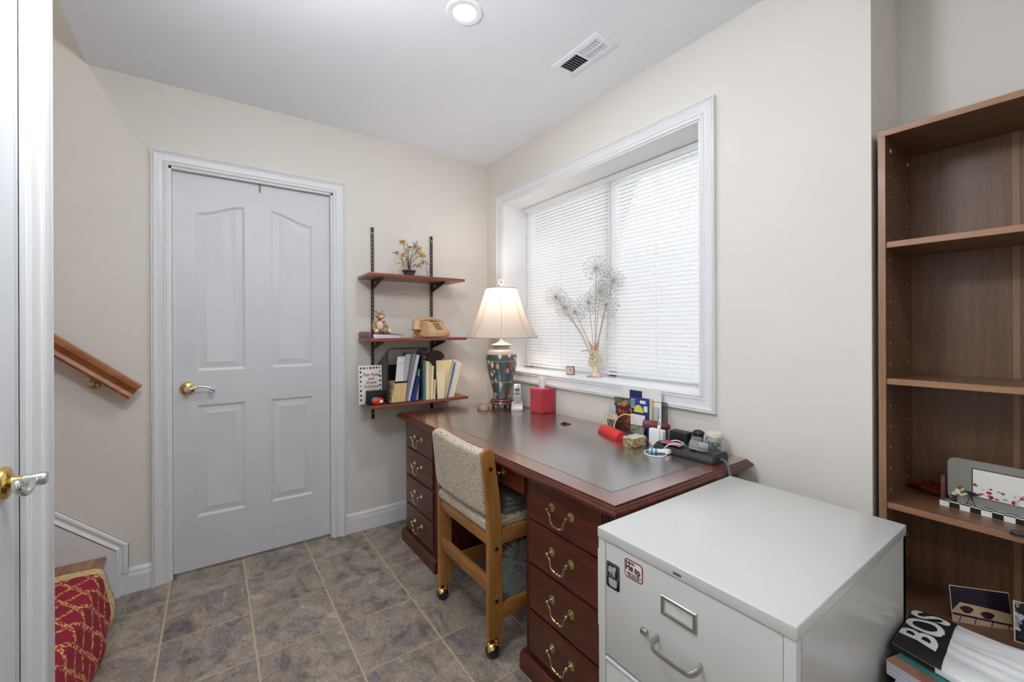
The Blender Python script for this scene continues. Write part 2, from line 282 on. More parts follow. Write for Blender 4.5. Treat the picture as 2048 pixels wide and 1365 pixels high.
# ------------------------------------------------------------------ mesh helpers
def bmn(): return bmesh.new()
def merge(bm, b2):
    me = bpy.data.meshes.new('t'); b2.to_mesh(me); b2.free(); bm.from_mesh(me); bpy.data.meshes.remove(me); return bm
def box(bm, x0, x1, y0, y1, z0, z1, bev=0, seg=2, mtx=None):
    b = bmn(); bmesh.ops.create_cube(b, size=1)
    bmesh.ops.scale(b, vec=(abs(x1 - x0), abs(y1 - y0), abs(z1 - z0)), verts=b.verts)
    bmesh.ops.translate(b, vec=((x0 + x1) / 2, (y0 + y1) / 2, (z0 + z1) / 2), verts=b.verts)
    if bev: bmesh.ops.bevel(b, geom=b.edges[:], offset=bev, segments=seg, affect='EDGES', profile=.5)
    if mtx: bmesh.ops.transform(b, matrix=mtx, verts=b.verts)
    return merge(bm, b)
def cyl(bm, p0, p1, r0, r1=None, seg=20, caps=True):
    r1 = r0 if r1 is None else r1; p0 = Vector(p0); p1 = Vector(p1); d = p1 - p0
    b = bmn(); bmesh.ops.create_cone(b, cap_ends=caps, segments=seg, radius1=r0, radius2=max(r1, 1e-5), depth=d.length)
    q = d.to_track_quat('Z', 'Y').to_matrix().to_4x4(); q.translation = (p0 + p1) / 2
    bmesh.ops.transform(b, matrix=q, verts=b.verts); return merge(bm, b)
def sph(bm, c, r, sx=1, sy=1, sz=1, seg=16, rot=None):
    b = bmn(); bmesh.ops.create_uvsphere(b, u_segments=seg, v_segments=max(6, seg // 2 + 2), radius=r)
    m = Matrix.Diagonal((sx, sy, sz, 1))
    if rot: m = rot.to_4x4() @ m
    m = Matrix.Translation(c) @ m; bmesh.ops.transform(b, matrix=m, verts=b.verts); return merge(bm, b)
def tube(bm, pts, r, seg=8, closed=False, flat=1.0):
    pts = [Vector(p) for p in pts]; n = len(pts); rs = r if isinstance(r, (list, tuple)) else [r] * n
    rings = []; prev = None
    for i, p in enumerate(pts):
        t = (pts[(i + 1) % n] - pts[i - 1]) if closed else (pts[min(i + 1, n - 1)] - pts[max(i - 1, 0)])
        t.normalize()
        if prev is None:
            a = Vector((0, 0, 1)) if abs(t.z) < .9 else Vector((1, 0, 0)); u = t.cross(a).normalized()
        else: u = (prev - t * prev.dot(t)); u = u.normalized() if u.length > 1e-6 else t.orthogonal().normalized()
        prev = u; v = t.cross(u)
        rings.append([bm.verts.new(p + (u * math.cos(2 * PI * k / seg) + v * math.sin(2 * PI * k / seg) * flat) * rs[i]) for k in range(seg)])
    m = n if closed else n - 1
    for i in range(m):
        a, b = rings[i], rings[(i + 1) % n]
        for k in range(seg):
            try: bm.faces.new((a[k], a[(k + 1) % seg], b[(k + 1) % seg], b[k]))
            except ValueError: pass
    if not closed:
        bm.faces.new(rings[0][::-1]); bm.faces.new(rings[-1])
    return bm
def smooth_path(pts, n=6):
    P = [Vector(p) for p in pts]; out = []
    for i in range(len(P) - 1):
        p0, p1, p2, p3 = P[max(i - 1, 0)], P[i], P[i + 1], P[min(i + 2, len(P) - 1)]
        for k in range(n):
            t = k / n; out.append(.5 * ((2 * p1) + (p2 - p0) * t + (2 * p0 - 5 * p1 + 4 * p2 - p3) * t * t + (3 * p1 - p0 - 3 * p2 + p3) * t ** 3))
    out.append(P[-1]); return out
def lathe(bm, prof, c=(0, 0, 0), seg=32, sx=1, sy=1, mtx=None, ngon=None):
    b = bmn(); rings = []
    for r, z in prof:
        if r < 1e-6: rings.append([b.verts.new((0, 0, z))])
        else:
            ring = []
            for k in range(seg):
                a = 2 * PI * k / seg; rr = r
                if ngon:
                    w = 2 * PI / ngon; aa = (a + w / 2) % w - w / 2; rr = r * (1 - .55 * (1 - math.cos(w / 2) / math.cos(((a % w) - w / 2))))
                ring.append(b.verts.new((rr * math.cos(a) * sx, rr * math.sin(a) * sy, z)))
            rings.append(ring)
    for a, d in zip(rings, rings[1:]):
        if len(a) == 1 and len(d) == 1: continue
        for k in range(seg):
            if len(a) == 1: b.faces.new((a[0], d[k], d[(k + 1) % seg]))
            elif len(d) == 1: b.faces.new((a[k], a[(k + 1) % seg], d[0]))
            else: b.faces.new((a[k], a[(k + 1) % seg], d[(k + 1) % seg], d[k]))
    m = Matrix.Translation(c)
    if mtx: m = m @ mtx
    bmesh.ops.transform(b, matrix=m, verts=b.verts); bmesh.ops.recalc_face_normals(b, faces=b.faces); return merge(bm, b)
def prism(bm, poly, axis, d0, d1):
    """extrude a 2-D polygon along axis (0,1,2); polygon gives the two other coordinates in order"""
    def P(p, d):
        v = [0, 0, 0]; v[axis] = d; o = [i for i in range(3) if i != axis]; v[o[0]], v[o[1]] = p; return v
    b = bmn(); A = [b.verts.new(P(p, d0)) for p in poly]; B = [b.verts.new(P(p, d1)) for p in poly]
    b.faces.new(A); b.faces.new(B[::-1])
    for i in range(len(poly)): j = (i + 1) % len(poly); b.faces.new((A[i], B[i], B[j], A[j]))
    bmesh.ops.recalc_face_normals(b, faces=b.faces); return merge(bm, b)
def slab(bm, xb0, xb1, xt0, xt1, y0, y1, z0, z1, y2=None):
    """a sheet or book standing on its bottom edge, leaning in x from bottom to top"""
    b = bmn(); v = [b.verts.new(c) for c in [(xb0, y0, z0), (xb1, y0, z0), (xb1, y1, z0), (xb0, y1, z0), (xt0, y0, z1), (xt1, y0, z1), (xt1, y1, z1), (xt0, y1, z1)]]
    for f in ((0, 1, 2, 3), (4, 5, 6, 7), (0, 1, 5, 4), (1, 2, 6, 5), (2, 3, 7, 6), (3, 0, 4, 7)): b.faces.new([v[i] for i in f])
    bmesh.ops.recalc_face_normals(b, faces=b.faces); return merge(bm, b)
def quad(bm, a, b_, c, d):
    v = [bm.verts.new(p) for p in (a, b_, c, d)]; bm.faces.new(v); return bm
def frame_sweep(bm, a0, a1, z0, z1, prof, mp, open_bottom=False):
    """moulding round a rectangle: prof = [(outward, height)], mp(a, z, h) -> point"""
    n = len(prof); corners = []
    for (o, h) in prof:
        zb = z0 if open_bottom else z0 - o
        corners.append([(a0 - o, zb, h), (a0 - o, z1 + o, h), (a1 + o, z1 + o, h), (a1 + o, zb, h)])
    V = [[bm.verts.new(mp(*c)) for c in cs] for cs in corners]
    segs = [(0, 1), (1, 2), (2, 3)] + ([] if open_bottom else [(3, 0)])
    for i in range(n - 1):
        for s, e in segs: bm.faces.new((V[i][s], V[i][e], V[i + 1][e], V[i + 1][s]))
    if open_bottom:
        bm.faces.new([V[i][0] for i in range(n)]); bm.faces.new([V[i][3] for i in range(n)])
    bmesh.ops.recalc_face_normals(bm, faces=bm.faces); return bm
def setp(o, label=None, cat=None, group=None, kind=None):
    if label: o['label'] = label
    if cat: o['category'] = cat
    if group: o['group'] = group
    if kind: o['kind'] = kind
    return o
def root_of(o):
    while o.parent: o = o.parent
    return o
def shade(me, ang=40):
    for p in me.polygons: p.use_smooth = True
    try: me.set_sharp_from_angle(angle=math.radians(ang))
    except Exception: pass
def obj(name, bm, m, parent=None, loc=None, local=False, ang=40, flat=False, label=None):
    """link bm as one mesh object; coordinates are world unless local=True"""
    off = Vector((0, 0, 0))
    if parent is not None and not local: off = Vector(root_of(parent).location)
    elif loc is not None: off = Vector(loc)
    if not local and off.length: bmesh.ops.translate(bm, vec=-off, verts=bm.verts)
    me = bpy.data.meshes.new(name); bm.to_mesh(me); bm.free()
    if not flat: shade(me, ang)
    for mm in (m if isinstance(m, (list, tuple)) else [m]): me.materials.append(mm)
    o = bpy.data.objects.new(name, me); C.objects.link(o)
    if parent is not None: o.parent = parent
    elif loc is not None: o.location = loc
    if label: o['label'] = label
    return o
def thing(name, loc, label=None, cat=None, group=None, rz=0, kind=None):
    o = bpy.data.objects.new(name, None); o.empty_display_size = .05; C.objects.link(o); o.location = loc; o.rotation_euler = (0, 0, rz)
    return setp(o, label, cat, group, kind)
def struct(name, bm, m, parent=None, **k):
    o = obj(name, bm, m, parent, **k)
    if parent is None: o['kind'] = 'structure'
    return o
def one(name, bm, m, loc, label, cat, group=None, **k):
    o = obj(name, bm, m, None, loc=loc, **k); return setp(o, label, cat, group)
def dup(root, loc, label=None, group=None, rz=None):
    r = root.copy(); C.objects.link(r); r.location = loc
    if rz is not None: r.rotation_euler = (0, 0, rz)
    if label: r['label'] = label
    if group: r['group'] = group
    for ch in list(root.children):
        c = ch.copy(); C.objects.link(c); c.parent = r
        for gch in list(ch.children):
            d = gch.copy(); C.objects.link(d); d.parent = c
    return r
def text_bm(s, size, mtx, depth=.0003, font=None, sx=1.0, align='CENTER', bold=0, shear=0, spacing=1):
    cu = bpy.data.curves.new('t', 'FONT'); cu.body = s; cu.size = size; cu.extrude = depth; cu.align_x = align; cu.align_y = 'CENTER'; cu.offset = bold; cu.shear = shear; cu.space_line = spacing; cu.resolution_u = 4
    o = bpy.data.objects.new('t', cu); C.objects.link(o); dg = bpy.context.evaluated_depsgraph_get(); dg.update()
    me = bpy.data.meshes.new_from_object(o.evaluated_get(dg)); b = bmn(); b.from_mesh(me)
    bpy.data.objects.remove(o); bpy.data.curves.remove(cu); bpy.data.meshes.remove(me)
    bmesh.ops.transform(b, matrix=mtx @ Matrix.Diagonal((sx, 1, 1, 1)), verts=b.verts); return b
def basis(xdir, ydir, origin):
    x = Vector(xdir).normalized(); y = Vector(ydir).normalized(); z = x.cross(y).normalized(); y = z.cross(x)
    m = Matrix((x, y, z)).transposed().to_4x4(); m.translation = Vector(origin); return m
def remesh(o, vox, smooth=4):
    m = o.modifiers.new('r', 'REMESH'); m.mode = 'VOXEL'; m.voxel_size = vox; m.use_smooth_shade = True
    s = o.modifiers.new('s', 'SMOOTH'); s.iterations = smooth; s.factor = .5
    return o
def rrect(x0, x1, y0, y1, r, seg=5):
    out = []
    for cx, cy, a in ((x1 - r, y1 - r, 0), (x0 + r, y1 - r, 90), (x0 + r, y0 + r, 180), (x1 - r, y0 + r, 270)):
        for k in range(seg + 1): t = math.radians(a + 90 * k / seg); out.append((cx + r * math.cos(t), cy + r * math.sin(t)))
    return out

# ------------------------------------------------------------------ the room
T = .12
b = bmn(); box(b, -4.2, .5, -6.0, .15, -.05, 0); struct('floor', b, M['floor'])
b = bmn(); box(b, -2.117, .45, -1.21, .15, H, H + .28); box(b, -4.2, .45, -6.0, -1.21, H, H + .28); struct('ceiling', b, M['ceil'], flat=True)
# wall with the door: opening X -1.835..-1.070, Z 0..2.045
DX0, DX1, DZ = -1.835, -1.070, 2.045
b = bmn(); box(b, -5.2, DX0, 0, T, 0, 4.9); box(b, DX0, DX1, 0, T, DZ, 4.9); box(b, DX1, .32, 0, T, 0, 2.5); struct('wall_back', b, M['wall'], flat=True)
b = bmn(); box(b, DX0 - .05, DX1 + .05, .20, .24, 0, DZ + .05); struct('wall_closet', b, M['wall'], flat=True)
# window wall: opening Y -.222..-1.683, Z .958..2.10
WY0, WY1, WZ0, WZ1 = -.222, -1.683, .958, 2.100
b = bmn(); box(b, 0, .30, 0, WY0, 0, H); box(b, 0, .30, WY1, -2.243, 0, H); box(b, 0, .30, WY0, WY1, 0, WZ0 - .0); box(b, 0, .30, WY0, WY1, WZ1, H); struct('wall_window', b, M['wall'], flat=True)
b = bmn(); box(b, .30, .42, -2.243, -6.0, 0, H); struct('wall_recess', b, M['wall'], flat=True)
b = bmn(); box(b, -4.2, .42, -6.0, -6.12, 0, H); struct('wall_front', b, M['wall'], flat=True)
b = bmn(); box(b, -4.2, -4.32, -6.0, -5.1, 0, H); box(b, -4.2, -4.32, -3.9, -2.9, 0, H); box(b, -4.2, -4.32, -5.1, -3.9, 0, .9); box(b, -4.2, -4.32, -5.1, -3.9, 2.1, H); box(b, -4.2, -1.99, -2.9, -2.78, 0, H); struct('wall_far_left', b, M['wall'], flat=True)
b = bmn()
for ya in (-5.1, -4.525, -3.95): box(b, -4.28, -4.24, ya, ya + .05, .9, 2.1)
box(b, -4.28, -4.24, -5.1, -3.9, .9, .96); box(b, -4.28, -4.24, -5.1, -3.9, 2.04, 2.1); struct('added_fill_window', b, M['white'], flat=True)  # unseen window added behind the viewpoint to let in more daylight
# wall with the second door; the door leaf sits in an opening Y -1.355..-2.115
b = bmn(); box(b, -2.11, -1.99, -1.19, -1.335, 0, H + .28); box(b, -2.11, -1.99, -1.335, -2.135, 2.05, H); box(b, -2.11, -1.99, -2.135, -2.78, 0, H); box(b, -5.2, -2.11, -1.31, -1.19, 0, 4.9); box(b, -2.117, -1.99, -1.31, -1.19, H, 4.9)
struct('wall_left', b, M['wall'], flat=True)
b = bmn(); box(b, -5.2, -1.9, -1.3, .1, 4.9, 5.0); struct('ceiling_stairwell', b, M['ceil'], flat=True)
b = bmn(); box(b, -2.117, -2.0, -1.19, .0, H + .28, 4.9); box(b, -5.3, -5.2, -1.3, .1, 0, 4.9); struct('wall_stairwell', b, M['wall'], flat=True)

CAS = [(0, 0), (0, .009), (.004, .012), (.009, .012), (.011, .009), (.015, .0085), (.018, .012), (.021, .0085), (.027, .008), (.040, .012), (.052, .017), (.054, .020), (.058, .020), (.059, .016), (.061, .021), (.066, .021), (.066, 0)]
# door casing and jamb on the back wall
b = bmn(); frame_sweep(b, DX0 + .003, DX1 - .003, 0, DZ - .003, CAS, lambda a, z, h: (a, -h, z), True); struct('trim_1', b, M['trim'], ang=25)
b = bmn(); J = .018
box(b, DX0, DX0 + J - .004, .0, T, 0, DZ); box(b, DX1 - J + .004, DX1, .0, T, 0, DZ); box(b, DX0, DX1, 0, T, DZ - J + .004, DZ)
box(b, DX0 + .013, DX0 + .024, .068, .10, 0, DZ - .013); box(b, DX1 - .024, DX1 - .013, .068, .10, 0, DZ - .013); box(b, DX0, DX1, .068, .10, DZ - .026, DZ - .013)
struct('trim_2', b, M['trim'], flat=True)

def door_leaf(name, x0, x1, z0, z1, yf, thick, mp, panels, m):
    """moulded four-panel door; mp maps (x, depth, z) to the world; panels are outlines (x,z) with shared cell rectangles"""
    b = bmn()
    def face(pts, d=0): b.faces.new([b.verts.new(mp(x, yf + d, z)) for x, z in pts])
    xm = (x0 + x1) / 2; zm = panels[0]['cell'][0]
    for P_ in panels:
        cx0, cx1, cz0, cz1 = P_['rect']; o = P_['outline']  # outline: BL, BR, then top curve right->left
        px0, px1, pz0 = o[0][0], o[1][0], o[0][1]; top = o[2:]
        face([(cx0, cz0), (cx1, cz0), (cx1, pz0), (px1, pz0), (px0, pz0), (cx0, pz0)])
        face([(cx0, pz0), (px0, pz0), (px0, top[-1][1]), (cx0, top[-1][1])]); face([(px1, pz0), (cx1, pz0), (cx1, top[0][1]), (px1, top[0][1])])
        face([(cx0, top[-1][1])] + [t for t in top[::-1]] + [(cx1, top[0][1]), (cx1, cz1), (cx0, cz1)])
        cxm, czm = (px0 + px1) / 2, (pz0 + max(t[1] for t in top)) / 2
        rings = []
        for off, d in ((0, 0), (.004, .0035), (.009, .0055), (.012, .0075), (.016, .0075), (.044, .001), (.046, .0015)):
            ring = []
            for i, (x, z) in enumerate(o):
                sx = -1 if x > cxm + .0001 else 1
                fx = 1 if (abs(x - px0) < 1e-6 or abs(x - px1) < 1e-6) else 1 - 2 * off / (px1 - px0)
                nx = (x + sx * off) if fx == 1 else cxm + (x - cxm) * fx
                nz = z + off if i < 2 else z - off
                ring.append(b.verts.new(mp(nx, yf + d, nz)))
            rings.append(ring)
        n = len(o)
        for A, B in zip(rings, rings[1:]):
            for i in range(n): b.faces.new((A[i], A[(i + 1) % n], B[(i + 1) % n], B[i]))
        b.faces.new(rings[-1])
    for q in ([(x0, 0, z0), (x1, 0, z0), (x1, 1, z0), (x0, 1, z0)], [(x0, 0, z1), (x1, 0, z1), (x1, 1, z1), (x0, 1, z1)], [(x0, 0, z0), (x0, 1, z0), (x0, 1, z1), (x0, 0, z1)], [(x1, 0, z0), (x1, 1, z0), (x1, 1, z1), (x1, 0, z1)], [(x0, 1, z0), (x1, 1, z0), (x1, 1, z1), (x0, 1, z1)]):
        b.faces.new([b.verts.new(mp(x, yf + t * thick, z)) for x, t, z in q])
    bmesh.ops.remove_doubles(b, verts=b.verts, dist=.0001); bmesh.ops.recalc_face_normals(b, faces=b.faces)
    return struct(name, b, m, ang=18)
def scurve(xa, za, xb, zb, n=14):
    return [(xa + (xb - xa) * k / n, za + (zb - za) * (3 * (k / n) ** 2 - 2 * (k / n) ** 3)) for k in range(n + 1)]
def four_panels(x0, x1, z0, z1):
    w = x1 - x0; a0, a1, b0, b1 = x0 + .095, x0 + .306, x1 - .306, x1 - .095; xm = (x0 + x1) / 2; zt = z0 + .925
    r = []
    r.append(dict(cell=(zt,), rect=(x0, xm, zt, z1), outline=[(a0, z0 + 1.010), (a1, z0 + 1.010)] + scurve(a1, z0 + 1.880, a0, z0 + 1.822)))
    r.append(dict(cell=(zt,), rect=(xm, x1, zt, z1), outline=[(b0, z0 + 1.010), (b1, z0 + 1.010)] + scurve(b1, z0 + 1.822, b0, z0 + 1.880)))
    r.append(dict(cell=(zt,), rect=(x0, xm, z0, zt), outline=[(a0, z0 + .262), (a1, z0 + .262), (a1, z0 + .833), (a0, z0 + .833)]))
    r.append(dict(cell=(zt,), rect=(xm, x1, z0, zt), outline=[(b0, z0 + .262), (b1, z0 + .262), (b1, z0 + .833), (b0, z0 + .833)]))
    return r
dx0, dx1 = DX0 + .015, DX1 - .015
door1 = door_leaf('door_1', dx0, dx1, .014, DZ - .017, .030, .035, lambda x, y, z: (x, y, z), four_panels(dx0, dx1, .014, DZ - .017), M['door'])
# lever sets: local frame x = outward from the door, y = along the lever, z = up
def lever(parent, mtx, s=1.0):
    b = bmn(); lathe(b, [(0, 0), (.033, 0), (.033, .003), (.030, .008), (.022, .011), (.0135, .014), (.012, .018), (.0115, .030), (0, .030)], mtx=Matrix.Rotation(PI / 2, 4, 'Y'), seg=28)
    bmesh.ops.transform(b, matrix=mtx, verts=b.verts); h = struct('door_handle', b, M['brass'], parent); h['label'] = 'brass rose and neck'
    b = bmn(); lathe(b, [(0, .0295), (.0135, .0295), (.0130, .040), (.0135, .056), (.011, .061), (0, .062)], mtx=Matrix.Rotation(PI / 2, 4, 'Y'), seg=24); tube(b, smooth_path([(.045, .002, 0), (.046, .020, .001), (.047, .045, .008), (.047, .072, .007), (.047, .094, -.002), (.046, .108, -.012), (.045, .104, -.022), (.045, .093, -.021), (.045, .094, -.014)], 5), [.010, .009, .008, .0075, .007, .007, .0068] + [.0062] * 34, 10)
    bmesh.ops.transform(b, matrix=mtx, verts=b.verts); l = struct('lever', b, M['chrome'], h); l['label'] = 'curled satin nickel lever'
lever(door1, basis((0, -1, 0), (1, 0, 0), (dx0 + .058, .030, .938)))
b = bmn(); box(b, -1.448, -1.438, .0285, .030, DZ - .055, DZ - .017); box(b, -1.448, -1.438, .028, .030, DZ - .058, DZ - .054)
one('door_hook', b, mat('dull_grey_metal', (120, 118, 112), .5, .5), (-1.443, .029, DZ - .03), 'small grey metal hook hung over the top edge of the closed panelled door', 'hook')

# baseboards
def baseboard(name, poly_len, mp):
    prof = [(0, 0), (.013, 0), (.013, .078), (.0115, .082), (.0115, .088), (.009, .093), (.0105, .099), (.008, .108), (.004, .114), (0, .116)]
    b = bmn(); A = [b.verts.new(mp(poly_len[0], d, z)) for d, z in prof]; B = [b.verts.new(mp(poly_len[1], d, z)) for d, z in prof]
    for i in range(len(prof) - 1): b.faces.new((A[i], A[i + 1], B[i + 1], B[i]))
    b.faces.new(A); b.faces.new(B[::-1]); bmesh.ops.recalc_face_normals(b, faces=b.faces); return struct(name, b, M['trim'], ang=20)
baseboard('baseboard_back', (DX1 + .064, 0), lambda a, d, z: (a, -d, z))
baseboard('baseboard_back_left', (-1.983, DX0 - .064), lambda a, d, z: (a, -d, z))
baseboard('baseboard_window', (0, -2.243), lambda a, d, z: (-d, a, z))
baseboard('baseboard_left', (-2.25, -2.78), lambda a, d, z: (-1.99 + d, a, z))

# second door on the left wall, casing and corner board
b = bmn(); frame_sweep(b, -2.118, -1.349, 0, 2.04, [(o * 1.25, h) for o, h in CAS], lambda a, z, h: (-1.99 + h, a, z), True); struct('trim_3', b, M['trim'], ang=25)
b = bmn(); box(b, -1.992, -1.976, -1.188, -1.264, 0, H, .002); box(b, -2.13, -1.976, -1.176, -1.190, 0, H, .002); struct('trim_4', b, M['trim'])
b = bmn(); box(b, -2.105, -1.992, -1.336, -1.349, 0, 2.05); box(b, -2.105, -1.992, -2.135, -2.120, 0, 2.05); box(b, -2.105, -1.992, -1.336, -2.135, 2.038, 2.05); struct('trim_5', b, M['trim'], flat=True)
y0, y1 = -2.117, -1.355
door2 = door_leaf('door_2', y0, y1, .012, 2.032, 0, .035, lambda y, d, z: (-1.996 - d, y, z), four_panels(y0, y1, .012, 2.032), M['door'])
lever(door2, basis((1, 0, 0), (0, -1, 0), (-1.996, -1.419, .931)))

# window: casing, jamb boards, sashes, glass
win = bpy.data.objects.new('window_1', None); C.objects.link(win); win.location = (0, -.95, WZ0); win['kind'] = 'structure'
b = bmn(); frame_sweep(b, WY1, WY0, WZ0, WZ1, [(o * 1.04, h) for o, h in CAS], lambda a, z, h: (-h, a, z)); struct('window_casing', b, M['trim'], win, ang=25)
b = bmn(); box(b, -.004, .27, WY0, WY0 - .006, WZ0, WZ1); box(b, -.004, .27, WY1, WY1 + .006, WZ0, WZ1); box(b, -.004, .27, WY0, WY1, WZ1 - .006, WZ1); struct('window_jamb', b, M['sill'], win, flat=True)
b = bmn(); box(b, -.008, .27, WY0, WY1, WZ0 - .004, WZ0 + .002, .001); struct('window_sill', b, M['sill'], win)
b = bmn()
for (ya, yb) in ((WY0 - .006, -1.009), (-1.009, WY1 + .006)):
    box(b, .225, .255, ya, ya - .028, WZ0, WZ1, .002); box(b, .225, .255, yb, yb + .028, WZ0, WZ1, .002); box(b, .225, .255, ya, yb, WZ0, WZ0 + .04, .002); box(b, .225, .255, ya, yb, WZ1 - .04, WZ1, .002)
struct('window_frame', b, M['white'], win)
b = bmn(); box(b, .262, .266, WY0, WY1, WZ0, WZ1); struct('window_pane', b, M['glass'], win, flat=True)

# mini blinds
def blind(y0, y1, label):
    t = thing('window_blind', (.18, (y0 + y1) / 2, WZ1 - .01), label, 'blind', 'white mini blinds in the window')
    b = bmn(); box(b, .165, .195, y0, y1, WZ1 - .042, WZ1 - .008, .002); obj('headrail', b, M['white'], t)
    b = bmn(); box(b, .170, .192, y0, y1, WZ0 + .016, WZ0 + .030, .004); obj('bottom_rail', b, M['white'], t)
    b = bmn(); z = WZ1 - .056; i = 0; tilt = math.radians(66)
    while z > WZ0 + .042:
        i += 1; w = .0128; rows = []
        for k in range(5):
            s = -1 + 2 * k / 4; c = .0022 * (1 - s * s)
            dx = s * w * math.cos(tilt) - c * math.sin(tilt); dz = s * w * math.sin(tilt) + c * math.cos(tilt)
            rows.append((.181 + dx, z + dz))
        for (xa, za), (xb, zb) in zip(rows, rows[1:]): quad(b, (xa, y0, za), (xa, y1, za), (xb, y1, zb), (xb, y0, zb))
        z -= .0212
    bmesh.ops.remove_doubles(b, verts=b.verts, dist=.00005); obj('slats', b, M['slat'], t, ang=60)
    L = y1 - y0
    for f in (.10, .5, .90):
        yy = y0 + L * f; b = bmn(); tube(b, [(.168, yy, WZ1 - .045), (.168, yy, WZ0 + .03)], .0009, 5); obj('ladder_cord', b, M['white'], t)
    b = bmn(); yy = y0 + L * .06; tube(b, [(.160, yy, WZ1 - .045), (.158, yy, WZ1 - .72)], .0022, 6); obj('tilt_wand', b, M['clearplastic'], t)
blind(-.232, -1.0085, 'white mini blind on the left half of the window, nearer the room corner')
blind(-1.0095, -1.674, 'white mini blind on the right half of the window, behind the dandelion flowers')

# ceiling lights (one in view, four added unseen for fill) and vent
can0 = None
for i, (x, y) in enumerate(CANS_AND_FILL):
    if i == 0:
        can0 = thing('recessed_light', (x, y, H), 'round white recessed light glowing in the ceiling', 'ceiling light', 'recessed ceiling lights')
        b = bmn(); lathe(b, [(.043, -.003), (.052, -.006), (.066, -.005), (.070, -.001), (.070, 0), (.043, 0)], (x, y, H), 40); obj('trim_ring', b, M['ceil'], can0)
        b = bmn(); lathe(b, [(0, -.0035), (.052, -.003), (.052, -.001), (0, -.001)], (x, y, H), 40); obj('lens', b, M['lens'], can0)
    else: dup(can0, (x, y, H), ['', 'added ceiling fill light behind the viewpoint, nearer the bookcase wall', 'added ceiling fill light behind the viewpoint, nearer the added far left window', 'farthest added ceiling fill light on the bookcase side', 'farthest added ceiling fill light on the far left side'][i])
v = thing('ceiling_vent', (-.315, -1.325, H), 'rectangular white metal air vent in the ceiling near the window wall', 'vent')
b = bmn(); X0, X1, Y0, Y1 = -.383, -.250, -1.468, -1.183
frame_sweep(b, X0 + .028, X1 - .028, Y0 + .028, Y1 - .028, [(0, .002), (0, .006), (.006, .007), (.022, .005), (.028, .001), (.028, 0)], lambda a, z, h: (a, z, H - h))
box(b, X0 + .028, X1 - .028, -1.332, -1.320, H - .006, H - .003); obj('vent_frame', b, M['ceil'], v)
b = bmn()
for k in range(16):
    yy = Y0 + .034 + k * (Y1 - Y0 - .068) / 15; s = -1 if yy < -1.326 else 1
    m_ = Matrix.Translation((0, yy, H - .004)) @ Matrix.Rotation(s * .75, 4, 'X'); box(b, X0 + .028, X1 - .028, -.0045, .0045, -.0004, .0004, mtx=m_)
box(b, -.318, -.315, Y0 + .028, -1.33, H - .007, H - .003); obj('louvres', b, M['ceil'], v, flat=True)
b = bmn(); box(b, X0 + .026, X1 - .026, Y0 + .026, Y1 - .026, H - .0008, H - .0002); obj('duct_opening', b, M['black'], v, flat=True)

# ------------------------------------------------------------------ stairs, skirt, runner, handrail
st = thing('staircase', (-2.2, -.6, 0), kind='structure')
RX, RISE, GO = -2.080, .207, .262
for k in range(8):
    x = RX - GO * k; zt_ = RISE * (k + 1)
    b = bmn(); box(b, x - .02, x, -1.189, -.026, RISE * k, zt_ - .026); obj('riser', b, M['trim'], st, flat=True)
    b = bmn(); box(b, x - GO - .02, x + .026, -1.188, -.026, zt_ - .026, zt_ + .0, .009, 3); obj('tread', b, M['tread'], st)
sl = RISE / GO
sk = [(-1.983, 0), (-1.983, .236)] + [(-1.983 - 2.9, .236 + 2.9 * .885)] + [(-4.883, 0)]
b = bmn(); prism(b, sk, 1, -.014, -.001); prism(b, [(-2.010, 0), (-2.010, .2), (-4.883, .2 + (4.883 - 2.010) * .885), (-4.883, 0)], 1, -.024, -.012)
struct('trim_6', b, M['trim'], flat=True)
b = bmn(); V = []
for o_3, h_3 in ((0, 0), (0, .014), (.004, .019), (.012, .021), (.018, .019), (.022, .0165), (.028, .0165), (.032, .023), (.038, .027), (.041, .0245), (.041, .012)):
    V.append([b.verts.new(c) for c in ((-1.983 - o_3, -h_3, .103), (-1.983 - o_3, -h_3, .236 - .45 * o_3), (-4.883, -h_3, .236 + 2.9 * .885 - 1.335 * o_3))])
for A, B in zip(V, V[1:]):
    for k in range(2): b.faces.new((A[k], A[k + 1], B[k + 1], B[k]))
b.faces.new([v_[0] for v_ in V]); bmesh.ops.recalc_face_normals(b, faces=b.faces)
struct('trim_7', b, M['trim'], flat=True)
# runner draped over the nosings
b = bmn(); uvl = b.loops.layers.uv.new('UVMap')
path = [(-2.60, .4180), (-2.335, .4170), (-2.318, .408), (-2.325, .37), (-2.332, .22), (-2.32, .2130), (-2.22, .2140), (-2.10, .2150), (-2.062, .2145), (-2.047, .207), (-2.038, .19), (-2.026, .150), (-2.008, .100), (-1.998, .060), (-2.004, .025), (-2.018, .004), (-2.03, .003)]
edge = [-.13, -.14, -.145, -.15, -.152, -.155, -.158, -.165, -.175, -.182, -.19, -.215, -.245, -.285, -.33, -.38, -.40]
def dense(p, e, n=4):
    P_ = smooth_path([(x, y_, z) for (x, z), y_ in zip(p, e)], n); return P_
DP = dense(path, edge); cols = 46; W_ = 1.18
grid = []; acc = 0; vlen = [0]
for i in range(1, len(DP)): acc += math.hypot(DP[i].x - DP[i - 1].x, DP[i].z - DP[i - 1].z); vlen.append(acc)
for i, p_ in enumerate(DP):
    row = []
    for j in range(cols + 1):
        u = (j / cols) ** 1.25 * 1.0; yy = p_.y - u * (W_ + p_.y)
        bul = .006 * math.sin(yy * 21) * max(0, min(1, (.2 - p_.z) * 8)) if p_.z < .2 else 0
        row.append((b.verts.new((p_.x + bul, yy, max(.002, p_.z))), (u * (W_ + p_.y), vlen[i])))
    grid.append(row)
